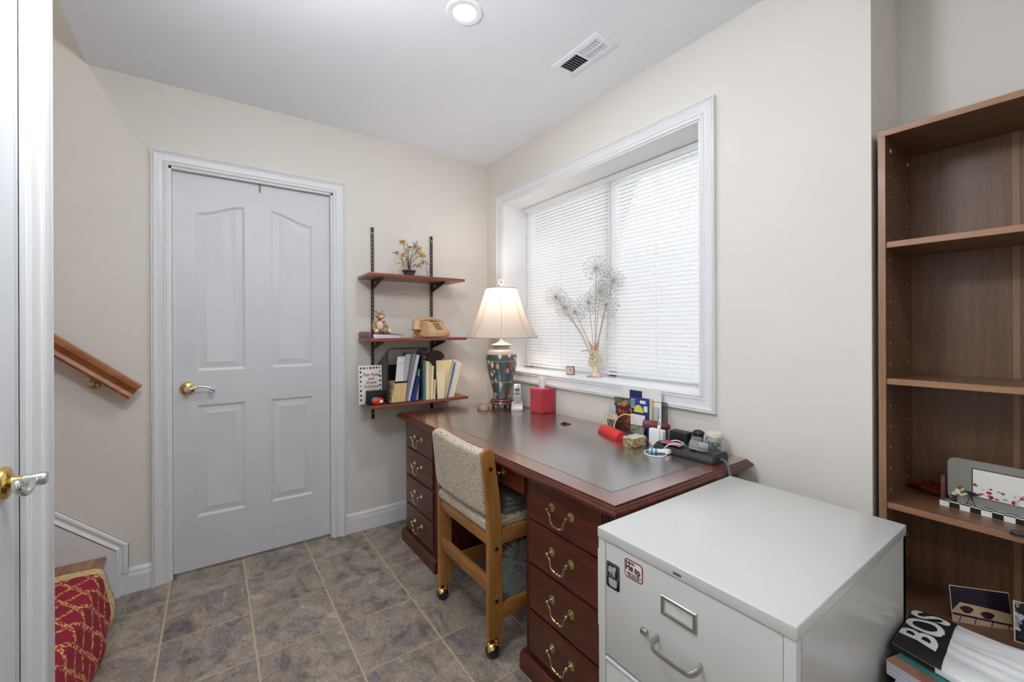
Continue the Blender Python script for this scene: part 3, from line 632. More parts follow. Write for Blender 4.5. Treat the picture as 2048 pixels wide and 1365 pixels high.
for i in range(len(grid) - 1):
    for j in range(cols):
        q = [grid[i][j], grid[i][j + 1], grid[i + 1][j + 1], grid[i + 1][j]]; f = b.faces.new([k[0] for k in q])
        for lp, k in zip(f.loops, q): lp[uvl].uv = k[1]
run = one('stair_runner', b, M['rug'], (-2.1, -.6, .2), 'red and gold leaf-patterned carpet runner draped over the bottom wooden stair', 'carpet runner', ang=80)
sm = run.modifiers.new('t', 'SOLIDIFY'); sm.thickness = .006; sm.offset = 1
# handrail
hr = thing('handrail', (-2.3, -.07, 1.15), 'sloping stained oak handrail fixed to the wall beside the stairs', 'handrail')
hp = [(-.022, -.036), (.022, -.036), (.026, -.026), (.018, -.012), (.021, .002), (.029, .014), (.027, .028), (.016, .036), (-.016, .036), (-.027, .028), (-.029, .014), (-.021, .002), (-.018, -.012), (-.026, -.026)]
b = bmn(); ax = Vector((-1, 0, .853)).normalized(); un = Vector((.853, 0, 1)).normalized(); e0 = Vector((-1.948, -.072, .948))
A = []; B = []
for (p_, q_) in hp:
    A.append(b.verts.new(e0 + Vector((0, 1, 0)) * p_ + un * q_)); B.append(b.verts.new(e0 + ax * 3.2 + Vector((0, 1, 0)) * p_ + un * q_))
b.faces.new(A); b.faces.new(B[::-1])
for i in range(len(hp)): j = (i + 1) % len(hp); b.faces.new((A[i], B[i], B[j], A[j]))
bmesh.ops.recalc_face_normals(b, faces=b.faces); obj('rail', b, M['railoak'], hr, ang=35)
for s_ in (.165, 1.6, 2.9):
    c0 = e0 + ax * s_ - un * .034; b = bmn()
    tube(b, smooth_path([c0 + Vector((0, 0, .004)), c0 + Vector((0, .004, -.020)), c0 + Vector((0, .024, -.036)), c0 + Vector((0, .066, -.040))], 5), .0082, 10)
    lathe(b, [(0, 0), (.024, 0), (.020, .005), (.010, .009), (0, .009)], (c0.x, -.001, c0.z - .040), 18, sy=1, mtx=Matrix.Rotation(PI / 2, 4, 'X'))
    box(b, c0.x - .022, c0.x + .022, c0.y - .010, c0.y + .010, c0.z - .001, c0.z + .003, .001, mtx=None); obj('rail_bracket', b, M['agedbrass'], hr)

# ------------------------------------------------------------------ desk
DT = .745
desk = thing('desk', (-.39, -1.06, 0), 'large mahogany executive desk with dark leather inset top and brass drawer pulls', 'desk')
X0, X1, Y0, Y1 = -.757, -.032, -1.883, -.246   # top face rectangle
LI = .070
b = bmn(); box(b, X0 + LI, X1 - LI, Y0 + LI, Y1 - LI, DT - .012, DT + .0004); top = obj('leather_inset', b, M['leather'], desk, flat=True)
b = bmn(); box(b, X0 + LI - .0018, X1 - LI + .0018, Y0 + LI - .0018, Y1 - LI + .0018, DT - .012, DT + .0002); obj('tooled_line', b, M['black'], desk, flat=True)
b = bmn(); L2 = LI - .0018
prism(b, [(X0, Y0), (X0, Y1), (X0 + L2, Y1 - L2), (X0 + L2, Y0 + L2)], 2, DT - .02, DT); obj('long_border', b, M['mahogtop'], desk, flat=True); b = bmn(); prism(b, [(X1, Y0), (X1, Y1), (X1 - L2, Y1 - L2), (X1 - L2, Y0 + L2)], 2, DT - .02, DT)
obj('long_border', b, M['mahogtop'], desk, flat=True)
b = bmn(); prism(b, [(X0, Y0), (X1, Y0), (X1 - L2, Y0 + L2), (X0 + L2, Y0 + L2)], 2, DT - .02, DT); obj('end_border', b, M['mahogtopx'], desk, flat=True); b = bmn(); prism(b, [(X0, Y1), (X1, Y1), (X1 - L2, Y1 - L2), (X0 + L2, Y1 - L2)], 2, DT - .02, DT)
obj('end_border', b, M['mahogtopx'], desk, flat=True)
EDP = [(-.03, -.002), (0, 0), (.0012, -.0025), (.003, -.006), (.007, -.008), (.0085, -.0095), (.0085, -.0115), (.013, -.0135), (.0165, -.018), (.017, -.023), (.015, -.028), (.010, -.031), (-.002, -.033), (-.03, -.035)]
b = bmn(); rings = []
for o_2, h_ in EDP: rings.append([b.verts.new(c) for c in ((X0 - o_2, Y0 - o_2, DT + h_), (X1 + o_2, Y0 - o_2, DT + h_), (X1 + o_2, Y1 + o_2, DT + h_), (X0 - o_2, Y1 + o_2, DT + h_))])
for A, B in zip(rings, rings[1:]):
    for i in range(4): b.faces.new((A[i], A[(i + 1) % 4], B[(i + 1) % 4], B[i]))
bmesh.ops.recalc_face_normals(b, faces=b.faces); obj('edge_moulding', b, M['mahog'], desk, ang=30)
b = bmn(); box(b, X0 + .02, X1 - .02, Y0 + .02, Y1 - .02, DT - .036, DT - .020); obj('top_board', b, M['mahog'], desk, flat=True)
PX0, PX1 = -.728, -.050
LP = (-.690, -.268); RP = (-1.858, -1.440)
for (ya, yb) in (LP, RP):
    b = bmn(); box(b, PX0, PX1, ya, yb, .02, DT - .034, .002); obj('pedestal', b, M['mahogv'], desk)
    b = bmn(); prism(b, [(PX0 - .022, 0), (PX0 - .022, .052), (PX0 - .016, .060), (PX0 - .010, .064), (PX0 + .01, .066), (PX1, .066), (PX1, 0)], 1, ya - .014, yb + .014); obj('plinth', b, M['mahog'], desk, flat=True)
# fluted corner posts on the right pedestal
b = bmn()
for yy in (-1.822, -1.834, -1.846): cyl(b, (PX0 - .002, yy, .07), (PX0 - .002, yy, DT - .036), .0052, seg=10)
obj('corner_fluting', b, M['mahogv'], desk)
b = bmn(); box(b, -.075, -.057, -.70, -1.43, .12, DT - .034); obj('modesty_panel', b, M['mahogv'], desk, flat=True)
b = bmn(); box(b, PX0 + .004, -.06, -.688, -1.442, .618, DT - .034); obj('centre_case', b, M['mahog'], desk, flat=True)
def pull(b, x, y, z, w=.092):
    """swan-neck bail with two rosettes, facing -X"""
    for s in (-1, 1):
        yy = y + s * w / 2
        lathe(b, [(0, 0), (.0145, 0), (.0145, .0015), (.0115, .003), (.0110, .0045), (.006, .006), (.004, .010), (.004, .017), (.0062, .019), (.0066, .022), (.0045, .0255), (0, .026)], (x, yy, z), 18, mtx=Matrix.Rotation(-PI / 2, 4, 'Y'))
    xx = x - .020; pts = []
    half = [(w / 2, 0), (w / 2 - .003, -.009), (w / 2 - .012, -.016), (w / 2 - .014, -.026), (w / 2 - .018, -.038), (w / 2 - .028, -.044), (.010, -.045)]
    for yv, zv in half: pts.append((xx, y + yv, z + zv))
    pts.append((xx, y + .004, z - .0455)); pts.append((xx, y - .004, z - .0455))
    for yv, zv in half[::-1]: pts.append((xx, y - yv, z + zv))
    P_ = smooth_path(pts, 4); n = len(P_); rr = [.0026 + .0016 * (abs(math.sin(i / n * PI * 7)) ** 4 if .36 < i / n < .64 else 0) for i in range(n)]
    tube(b, P_, rr, 8)
def drawer(ya, yb, za, zb, pulls, x=-.735):
    b = bmn(); box(b, x + .012, x + .02, ya, yb, za, zb)
    rings = []
    for o_2, h_ in ((0, -.014), (0, 0), (.003, .002), (.008, .0025)): rings.append([b.verts.new(c) for c in ((x - h_, ya - 0 + o_2 * (1 if ya < yb else -1), za + o_2), (x - h_, yb - o_2 * (1 if ya < yb else -1), za + o_2), (x - h_, yb - o_2 * (1 if ya < yb else -1), zb - o_2 * 2.2), (x - h_, ya + o_2 * (1 if ya < yb else -1), zb - o_2 * 2.2))])
    for A, B in zip(rings, rings[1:]):
        for i in range(4): b.faces.new((A[i], A[(i + 1) % 4], B[(i + 1) % 4], B[i]))
    b.faces.new(rings[-1]); bmesh.ops.recalc_face_normals(b, faces=b.faces)
    d = obj('drawer', b, M['mahog'], desk, ang=25)
    for (yy, zz) in pulls:
        hb = bmn(); pull(hb, x - .0025, yy, zz); obj('drawer_pull', hb, M['agedbrass'], d, label='brass swan-neck pull')
ZR = [(.559, .700), (.404, .552), (.240, .394), (.086, .232)]
for (za, zb) in ZR:
    drawer(-1.815, -1.465, za, zb, [(-1.640, zb - .063)]); drawer(-.655, -.290, za, zb, [(-.472, zb - .066)])
drawer(-1.438, -.698, .628, .700, [(-1.262, .680), (-.87, .680)])

# ------------------------------------------------------------------ chair
chair = thing('office_chair', (-.60, -1.105, 0), 'honey oak armless chair with oatmeal tweed seat and back, on ball casters', 'chair')
CY0, CY1 = -1.330, -.885
def leg_rear(y):
    b = bmn(); pts = [(-.819, .066), (-.757, .066), (-.757, .42), (-.760, .50), (-.772, .62), (-.790, .735)]
    top = [(-.792, .757), (-.800, .775), (-.814, .784), (-.830, .781), (-.841, .768), (-.844, .750)]
    back = [(-.832, .66), (-.822, .56), (-.819, .47)]
    prism(b, pts + top + back, 1, y, y + .024); bmesh.ops.bevel(b, geom=[e for e in b.edges if abs((e.verts[0].co - e.verts[1].co).y) < .001], offset=.0028, segments=2, affect='EDGES'); return b
for y in (CY0, CY1 - .024): obj('leg', leg_rear(y), M['oakchair'], chair)
for y in (CY0, CY1 - .024):
    b = bmn(); box(b, -.405, -.350, y, y + .024, .066, .438, .003); obj('leg', b, M['oakchair'], chair)
    b = bmn(); box(b, -.757, -.405, y + .002, y + .022, .126, .184, .003); obj('side_stretcher', b, M['oakchairx'], chair)
    b = bmn(); box(b, -.757, -.350, y + .002, y + .022, .412, .470, .003); obj('side_rail', b, M['oakchairx'], chair)
b = bmn(); box(b, -.812, -.790, CY0 + .024, CY1 - .024, .236, .284, .003); obj('rear_stretcher', b, M['oakchairy'], chair)
b = bmn(); box(b, -.812, -.790, CY0 + .024, CY1 - .024, .414, .462, .003); obj('rear_rail', b, M['oakchairy'], chair)
b = bmn(); box(b, -.400, -.380, CY0 + .024, CY1 - .024, .405, .455, .003); obj('front_rail', b, M['oakchairy'], chair)
for (x, z) in ((-.785, .205), (-.785, .402), (-.810, .708)):
    b = bmn(); lathe(b, [(0, .0012), (.0074, .0012), (.0080, 0), (.0080, -.001)], (x, CY0 - .0002, z), 14, mtx=Matrix.Rotation(PI / 2, 4, 'X')); obj('bolt', b, M['black'], chair)
# seat cushion
b = bmn(); box(b, -.822, -.345, CY0 + .012, CY1 - .004, .462, .515, .022, 4); s = obj('seat', b, M['tweed'], chair)
# upholstered back, wraps the far post, meets the near post
b = bmn(); rows = 22; colsn = 22; R_ = []
for i in range(rows + 1):
    f = i / rows; z = .520 + f * .268; cx = -.800 - .024 * f; row = []
    for j in range(colsn + 1):
        g_ = j / colsn; y = CY0 + .020 + g_ * (CY1 - CY0 + .006 - .016)
        curve = -.018 * math.sin(PI * g_)   # hollow towards the sitter
        zz = z + (.020 * (g_ ** 2) - .008) * f * 1.0 + .0 * g_
        if g_ > .80: zz = .654 + (zz - .654) * (1 - .20 * ((g_ - .80) / .20) ** 2)
        row.append((cx, y, zz, f, g_))
    R_.append(row)
def backgrid(sign):
    V = []
    for row in R_:
        vr = []
        for (cx, y, z, f, g_) in row:
            ef = min(f, 1 - f) / .09; eg = min(g_ if g_ > .5 else 1, 1 - g_) / .08
            t = .027 * math.sqrt(max(0, 1 - (1 - min(1, ef)) ** 2)) * math.sqrt(max(0, 1 - (1 - min(1, eg)) ** 2)) if True else 0
            vr.append(b.verts.new((cx + sign * t - (.010 * math.sin(PI * g_)), y, z)))
        V.append(vr)
    return V
Va = backgrid(-1); Vb = backgrid(1)
for V in (Va, Vb):
    for i in range(rows):
        for j in range(colsn): b.faces.new((V[i][j], V[i][j + 1], V[i + 1][j + 1], V[i + 1][j]))
for i in range(rows): b.faces.new((Va[i][0], Va[i + 1][0], Vb[i + 1][0], Vb[i][0]))
bmesh.ops.remove_doubles(b, verts=b.verts, dist=.0004); bmesh.ops.recalc_face_normals(b, faces=b.faces); obj('backrest', b, M['tweed'], chair, ang=80)
def caster(x, y, a):
    b = bmn(); sph(b, (x, y, .026), .026, 1, 1, 1, 22); o = obj('caster', b, M['blackplastic'], chair, label='black ball wheel with brass hood')
    b = bmn(); hd = bmn(); bmesh.ops.create_uvsphere(hd, u_segments=20, v_segments=12, radius=.0285)
    for v_ in [v_ for v_ in hd.verts if v_.co.z < .002 or v_.co.x > .010]: hd.verts.remove(v_)
    bmesh.ops.transform(hd, matrix=Matrix.Translation((x, y, .027)) @ Matrix.Rotation(a, 4, 'Z') @ Matrix.Rotation(.5, 4, 'Y'), verts=hd.verts); merge(b, hd)
    sx, sy = x + .016 * math.cos(a + PI), y + .016 * math.sin(a + PI)
    cyl(b, (sx, sy, .046), (sx, sy, .067), .0052, seg=12); cyl(b, (sx, sy, .048), (sx, sy, .053), .011, seg=16); cyl(b, (sx, sy, .061), (sx, sy, .0665), .010, seg=16); obj('caster_hood', b, M['brass'], o)
for (x, y) in ((-.800, CY0 + .010), (-.800, CY1 - .012), (-.385, CY0 + .010), (-.385, CY1 - .012)): caster(x, y, 2.4)
# blanket folded on the seat
b = bmn()
for k, (zz, t_) in enumerate(((.515, .020), (.534, .018), (.551, .016))):
    box(b, -.74 + .01 * k, -.39 - .012 * k, -1.318 + .004 * k, -.95 - .01 * k, zz, zz + t_, .008, 3)
for v_ in b.verts: v_.co.z += .004 * math.sin(v_.co.x * 34) * (1 if v_.co.z > .53 else .2)
one('folded_blanket', b, M['greycloth'], (-.56, -1.12, .515), 'charcoal grey fabric folded in layers on the chair seat', 'blanket')
# furry cushion on the floor under the desk
b = bmn(); fc = Vector((-.44, -1.12, .0)); random.seed(3)
sph(b, fc + Vector((0, 0, .110)), .105, 1.15, 1.15, 1.0, 24)
for i in range(4200):
    th = random.uniform(0, 2 * PI); cz = random.uniform(-.9, 1); sr = math.sqrt(1 - cz * cz); d = Vector((sr * math.cos(th) * 1.12, sr * math.sin(th) * 1.12, cz))
    p0 = fc + Vector((0, 0, .110)) + d * .100; tip = p0 + d * random.uniform(.03, .06) + Vector((random.gauss(0, .014), random.gauss(0, .014), -.012 + random.gauss(0, .012)))
    tip.z = max(tip.z, .002); s_ = d.orthogonal().normalized(); s_.rotate(Matrix.Rotation(random.uniform(0, 6.28), 3, d)); w_ = s_ * .0032
    a_, c_, t_ = b.verts.new(p0 - w_), b.verts.new(p0 + w_), b.verts.new(tip); b.faces.new((a_, c_, t_))
one('furry_pouf', b, M['fur'], (fc.x, fc.y, 0), 'blue-grey shaggy faux fur cushion on the floor under the desk', 'cushion', flat=True)

# ------------------------------------------------------------------ filing cabinet
CZ = .731; CX0, CX1, CYa, CYb = -.862, -.222, -2.367, -1.921
cabn = thing('filing_cabinet', ((CX0 + CX1) / 2, (CYa + CYb) / 2, 0), 'light grey two-drawer metal filing cabinet beside the desk, nearest the camera', 'filing cabinet')
b = bmn(); box(b, CX0 - .002, CX1, CYa - .002, CYb + .002, CZ - .026, CZ, .0025, 3); obj('top_panel', b, M['cab'], cabn)
b = bmn()
box(b, CX0 + .020, CX1, CYa, CYa + .02, .0, CZ - .024); box(b, CX0 + .020, CX1, CYb - .02, CYb, .0, CZ - .024); box(b, CX1 - .02, CX1, CYa, CYb, 0, CZ - .024); box(b, CX0 + .06, CX1, CYa + .02, CYb - .02, .0, .05)
box(b, CX0, CX0 + .022, CYa, CYa + .020, 0, CZ - .024, .001); box(b, CX0, CX0 + .022, CYb - .022, CYb, 0, CZ - .024, .001); box(b, CX0 + .004, CX0 + .02, CYa, CYb, .0, .12); box(b, CX0 + .010, CX0 + .02, CYa + .01, CYb - .01, .11, CZ - .024)
obj('body', b, M['cab'], cabn)
for k, (za, zb) in enumerate(((.424, .7035), (.130, .412))):
    b = bmn(); box(b, CX0 + .001, CX0 + .014, CYa + .021, CYb - .0235, za, zb, .0015)
    if k == 1: cyl(b, (CX0 + .003, CYa + .021, zb + .002), (CX0 + .003, CYb - .0235, zb + .002), .005, seg=12)
    dr = obj('drawer', b, M['cab'], cabn)
    yc = -2.146; fx = CX0 + .001; zf = zb - .0705
    b = bmn(); frame_sweep(b, yc - .034, yc + .034, zf - .0135, zf + .0135, [(0, 0), (0, .003), (.002, .0045), (.006, .0045), (.008, .002), (.008, 0)], lambda a, z, h: (fx - h, a, z)); obj('label_holder', b, M['steel'], dr)
    zh = zb - .155; b = bmn(); hp_ = smooth_path([(fx + .001, yc - .050, zh + .004), (fx - .016, yc - .051, zh + .002), (fx - .028, yc - .044, zh - .003), (fx - .031, yc - .030, zh - .005), (fx - .031, yc + .030, zh - .005), (fx - .028, yc + .044, zh - .003), (fx - .016, yc + .051, zh + .002), (fx + .001, yc + .050, zh + .004)], 6)
    tube(b, hp_, .0036, 12, flat=2.4); obj('pull_handle', b, M['steel'], dr)
    b = bmn(); box(b, fx - .010, fx, yc + .076, yc + .092, zh - .006, zh + .006, .0015); obj('thumb_latch', b, M['steel'], dr)
# badge on the top lip
b = bmn(); xb = CX0 - .0024; frame_sweep(b, -2.153, -2.137, .7135, .7165, [(0, 0), (0, .0004), (.001, .0004), (.001, 0)], lambda a, z, h: (xb - h, a, z))
for k in range(7): box(b, xb - .0004, xb, -2.1515 + k * .0021, -2.1505 + k * .0021, .7142, .7158)
obj('maker_badge', b, M['black'], cabn, flat=True)
# stickers (text reads along -Y when seen from -X)
def sticker_m(y, z): return basis((0, -1, 0), (0, 0, 1), (CX0 - .0006, y, z))
s1 = thing('warning_sticker', (CX0 - .0002, -1.9685, .627), 'black rectangular sticker with a white animal drawing on the cabinet drawer', 'sticker')
b = bmn(); prism(b, rrect(-1.9885, -1.9475, .596, .658, .005), 0, CX0 + .0008, CX0 - .0002); obj('backing', b, M['black'], s1, flat=True)
b = bmn(); frame_sweep(b, -1.9860, -1.9500, .622, .6555, [(0, 0), (0, .0003), (-.0007, .0003), (-.0007, 0)], lambda a, z, h: (CX0 - .0002 - h, a, z))
def blobline(b, pts, y0, z0, s): prism(b, [(y0 - p[0] * s, z0 + p[1] * s) for p in pts], 0, CX0 - .0007, CX0 - .0001)
dogp = [(.02, .62), (.10, .86), (.30, .92), (.52, .84), (.66, .90), (.74, 1.0), (.88, .96), (1.0, .84), (.98, .76), (.88, .74), (.86, .56), (.82, .34), (.82, .02), (.70, .02), (.68, .30), (.62, .34), (.60, .02), (.50, .02), (.46, .36), (.34, .34), (.30, .02), (.20, .02), (.18, .30), (.12, .40), (.06, .24), (-.04, .28), (.02, .42)]
blobline(b, dogp, -1.9535, .6258, .026); obj('animal_drawing', b, mat('sticker_grey', (176, 178, 178), .5), s1, flat=True)
b = bmn()
for k in range(6): w_ = (.024, .028, .024, .026, .024, .018)[k]; box(b, CX0 - .0006, CX0 - .0001, -1.968 - w_ / 2, -1.968 + w_ / 2, .6175 - k * .0032, .6190 - k * .0032)
obj('small_print', b, M['paper'], s1, flat=True)
s2 = thing('poison_help_sticker', (CX0 - .0002, -2.030, .668), 'red-bordered white Poison Help phone number sticker on the cabinet drawer', 'sticker')
b = bmn(); prism(b, rrect(-2.056, -2.0045, .647, .690, .007), 0, CX0 + .0008, CX0 - .0002); obj('red_border', b, mat('sticker_red', (178, 30, 48), .4), s2, flat=True)
b = bmn(); prism(b, rrect(-2.0535, -2.007, .6495, .6875, .005), 0, CX0 + .0004, CX0 - .0004); obj('backing', b, M['paper'], s2, flat=True)
b = bmn(); merge(b, text_bm('POISON', .0075, sticker_m(-2.0195, .6825), bold=.0002)); merge(b, text_bm('He', .0225, sticker_m(-2.0185, .6715), bold=.0006, sx=.82)); merge(b, text_bm('p', .0225, sticker_m(-2.0455, .6705), bold=.0006, sx=.82))
merge(b, text_bm('1-800-222-1222', .0066, sticker_m(-2.030, .6580), bold=.0001)); merge(b, text_bm('Keep this number handy', .0036, sticker_m(-2.030, .6542))); merge(b, text_bm('open all day, every day', .0034, sticker_m(-2.030, .6518)))
obj('lettering', b, M['black'], s2, flat=True)
b = bmn(); prism(b, rrect(-2.0400, -2.0338, .6632, .6765, .002), 0, CX0 - .0003, CX0 - .0007); obj('bottle_mark', b, MATS['sticker_red'], s2, flat=True)
b = bmn(); box(b, CX0 + .004, CX0 + .075, CYb + .0025, CYb + .0065, .478, .672, .0012)
one('magnetic_notepad', b, M['paper'], (CX0 + .04, CYb + .004, .575), 'narrow white magnetic notepad on the left side of the filing cabinet', 'notepad')

# ------------------------------------------------------------------ bookcase
BX0, BX1, BY1, BY0, BZ = 0.0, .285, -2.2585, -3.02, 1.827
bc = thing('bookcase', (.14, -2.64, 0), 'tall walnut-laminate open bookcase standing in the wall recess', 'bookcase')
TH = .018
def edged(b_panel_args, edge_args, name, mp_, me_):
    b = bmn(); box(b, *b_panel_args); o = obj(name, b, mp_, bc, flat=True)
    b = bmn(); box(b, *edge_args, .0008, 1); obj('edge_band', b, me_, o, flat=True)
edged((BX0 + .001, BX1, BY1 - TH, BY1, 0, BZ - TH), (BX0 - .0006, BX0 + .001, BY1 - TH, BY1, 0, BZ - TH), 'side_panel', M['bcase'], M['bcaseedge'])
edged((BX0 + .001, BX1, BY0, BY0 + TH, 0, BZ - TH), (BX0 - .0006, BX0 + .001, BY0, BY0 + TH, 0, BZ - TH), 'side_panel', M['bcase'], M['bcaseedge'])
edged((BX0 + .001, BX1, BY0, BY1, BZ - TH, BZ), (BX0 - .0006, BX0 + .001, BY0, BY1, BZ - TH, BZ), 'top_panel', M['bcasey'], M['bcaseyedge'])
for z in (1.490, 1.079, .705, .381, .09):
    edged((BX0 + .006, BX1 - .002, BY0 + TH, BY1 - TH - .0005, z - TH, z), (BX0 + .0044, BX0 + .006, BY0 + TH, BY1 - TH, z - TH, z), 'shelf', M['bcasey'], M['bcaseyedge'])
b = bmn(); box(b, BX1 - .004, BX1, BY0 + .005, BY1 - TH, .05, BZ - TH); obj('back_panel', b, M['bcase'], bc, flat=True)
b = bmn(); box(b, BX1 - .006, BX1 - .004, -2.500, -2.514, .09, BZ - TH); obj('back_joint_strip', b, M['bcaseedge'], bc, flat=True)
b = bmn(); box(b, BX0 + .03, BX0 + .045, BY0 + TH, BY1 - TH, 0, .075); obj('kick_board', b, M['bcasey'], bc, flat=True)
b = bmn(); z = .16
while z < 1.72:
    if all(abs(z - s) > .02 for s in (1.48, 1.07, .696, .372)):
        for xx in (.042, .228): b = bmn(); cyl(b, (xx, BY1 - TH - .0008, z), (xx, BY1 - TH + .0006, z), .0026, seg=10); obj('shelf_pin_hole', b, M['cream'], bc, flat=True)
    z += .064
for xx in (.05, .235): b = bmn(); cyl(b, (xx, BY1 - TH - .002, 1.775), (xx, BY1 - TH + .0006, 1.775), .0065, seg=14); obj('cover_cap', b, M['cream'], bc, flat=True)
# things on the bookcase
SZ3 = .705
pf = thing('picture_frame', (.12, -2.47, SZ3), 'pewter picture frame on a black and white checkered base with a tiny cameraman', 'picture frame', rz=math.radians(-5))
# local: x depth (front = -x), y along (left end = +y)
b = bmn()
for i in range(8):
    for j in range(3):
        pass
box(b, -.022, .020, -.115, .096, 0, .016); obj('base', b, M['paper'], pf, local=True, flat=True)
b = bmn()
for i in range(10):
    y_ = .096 - i * .0212
    if i % 2: box(b, -.0226, -.0215, y_ - .0212, y_, .0005, .0155)
    for j in range(3):
        if (i + j) % 2 == 0: box(b, -.0222 + j * .010, -.0122 + j * .010, y_ - .0212, y_, .0158, .0164)
obj('black_checkers', b, M['black'], pf, local=True, flat=True)
b = bmn(); box(b, -.010, .022, .0885, .0965, .014, .086, .001); obj('end_post', b, mat('plum_post', (108, 58, 64), .5), pf, local=True, label='burgundy end post')
fr_pts = rrect(-.115, .085, .016, .143, .018); b = bmn()
prism(b, fr_pts, 0, .004, .012); obj('frame_panel', b, M['pewter'], pf, local=True, flat=True)
b = bmn(); prism(b, [(-.115, .041), (.034, .041), (.034, .122), (-.115, .122)], 0, .0025, .0045); obj('photo_bezel', b, M['black'], pf, local=True, flat=True)
b = bmn(); prism(b, [(-.115, .043), (.032, .043), (.032, .120), (-.115, .120)], 0, .0015, .0030); ph = obj('photograph', b, M['paper'], pf, local=True, flat=True)
b = bmn(); random.seed(11)
for k in range(36):
    yy = random.uniform(-.113, .026); zz = .046 + random.random() ** 1.6 * .030; r_ = random.uniform(.003, .008); prism(b, [(yy + r_ * math.cos(t), zz + r_ * .7 * math.sin(t)) for t in [random.uniform(0, .3) + k2 * 1.05 for k2 in range(6)]], 0, .0011, .0016)
obj('printed_figures', b, M['redfigs'], ph, local=True, flat=True)
b = bmn()
fy = .072
cyl(b, (-.004, fy, .016), (-.004, fy - .002, .031), .0035, .004, 10); cyl(b, (.002, fy - .004, .016), (.000, fy - .003, .031), .0035, .004, 10); sph(b, (-.002, fy - .001, .033), .0062, 1, 1, .9, 12); fg = obj('figurine_trousers', b, M['brownpants'], pf, local=True)
b = bmn(); cyl(b, (-.002, fy, .034), (-.002, fy - .010, .048), .0055, .0068, 12); sph(b, (-.002, fy - .010, .049), .0066, seg=12)
for s in (-1, 1): tube(b, [(-.002 + s * .007, fy - .010, .048), (-.002 + s * .008, fy - .019, .040), (-.002 + s * .003, fy - .030, .047)], [.0034, .0028, .0024], 8)
obj('figurine_shirt', b, M['creamshirt'], pf, local=True)
b = bmn(); sph(b, (-.002, fy - .018, .056), .0062, seg=14); obj('figurine_head', b, M['skin'], pf, local=True)
b = bmn(); sph(b, (-.002, fy - .0160, .0580), .0066, 1, 1, .9, 14); obj('figurine_hair', b, M['ginger'], pf, local=True)
b = bmn(); box(b, -.006, .003, fy - .046, fy - .027, .0455, .0530, .001); cyl(b, (-.0015, fy - .046, .049), (-.0015, fy - .052, .049), .003, seg=10); cyl(b, (-.0015, fy - .026, .052), (-.0015, fy - .021, .054), .0016, seg=8)
for (dx, dy) in ((-.010, .006), (-.009, -.012), (.009, -.002)): tube(b, [(-.0015, fy - .036, .046), (-.0015 + dx, fy - .036 + dy, .0165)], .0009, 6)
obj('toy_camera', b, M['black'], pf, local=True)
b = bmn(); lathe(b, [(0, 0), (.018, .001), (.034, .010), (.046, .024), (.044, .025), (.032, .013), (.016, .005), (0, .004)], (.205, -2.345, SZ3), 18, sx=1.0, sy=1.25)
for v_ in b.verts: a_ = math.atan2(v_.co.y + 2.345, v_.co.x - .205); rr = math.hypot(v_.co.y + 2.345, v_.co.x - .205); k_ = 1 + .22 * math.sin(5 * a_) * min(1, rr / .045); v_.co.x = .205 + (v_.co.x - .205) * k_; v_.co.y = -2.345 + (v_.co.y + 2.345) * k_; v_.co.z += .004 * math.sin(3 * a_) * (rr / .05)
for v_ in b.verts: v_.co.z = max(v_.co.z, SZ3)
one('leaf_dish', b, M['amber'], (.205, -2.345, SZ3), 'small glossy amber leaf-shaped dish at the back of the bookcase shelf', 'dish')
b = bmn(); box(b, -.006, .024, -2.575, -2.519, SZ3, SZ3 + .007, .0015)
one('small_black_card', b, M['blackplastic'], (.01, -2.55, SZ3), 'small flat black object at the front edge of the bookcase shelf', 'gadget')
SZ4 = .381
def leaning_photo(name, x, y, w, h, rz, label, kind):
    t = thing(name, (x, y, SZ4), label, 'photograph', rz=rz); tl = Matrix.Rotation(.16, 4, 'Y')
    b = bmn(); box(b, 0, .0012, -w, 0, 0, h, mtx=tl); p = obj('print', b, M['cream'], t, local=True, flat=True)
    def lay(poly, m, d, nm):
        b = bmn(); prism(b, [(a * w, c * h) for a, c in poly], 0, -d, .0001); bmesh.ops.transform(b, matrix=tl, verts=b.verts); obj(nm, b, m, p, local=True, flat=True)
    if kind == 0:
        dk = mat('photo_night', (38, 30, 48), .3, vary=(.2, 60)); tan = mat('photo_slab', (204, 178, 140), .3, vary=(.08, 60)); pr = mat('photo_plum', (52, 26, 50), .3); pale = mat('photo_pavement', (196, 168, 150), .3)  # figures, slab edge and paving joints share one plum print colour
        lay([(-.99, .30), (-.01, .26), (-.01, .98), (-.99, .98)], dk, .0003, 'dark_background')
        lay([(-.99, .12), (-.99, .42), (-.80, .47), (-.16, .56), (-.05, .38), (-.01, .30), (-.01, .22)], tan, .0005, 'stone_slab')
        lay([(-.99, .01), (-.01, .01), (-.01, .22), (-.99, .08)], pale, .0005, 'pavement')
        lay([(-.99, .10), (-.99, .15), (-.01, .26), (-.01, .20)], pr, .0007, 'slab_edge')
        for k, c_ in enumerate(((-.26, .38), (-.60, .30))): lay([(c_[0] + .11 * math.cos(t) * (1 + .2 * math.sin(3 * t)), c_[1] + .10 * math.sin(t)) for t in [i_ * .52 for i_ in range(12)]], pr, .0008 + k * .0001, 'resting_figure')
        for q in (-.10, -.36, -.64, -.92): lay([(q, .02), (q - .015, .02), (q - .055, .18), (q - .04, .18)], pr, .0009, 'paving_joint')
    else: lay([(-.98, .02), (-.02, .02), (-.02, .98), (-.98, .98)], M['seaphoto'], .0003, 'image')
leaning_photo('loose_photograph', .090, -2.402, .135, .098, math.radians(38), 'loose colour photograph of figures on a pale stone slab, leaning on the lower bookcase shelf', 0)
leaning_photo('loose_photograph', .115, -2.515, .135, .105, math.radians(12), 'loose dark blue sea photograph cut by the right edge of the frame', 1)

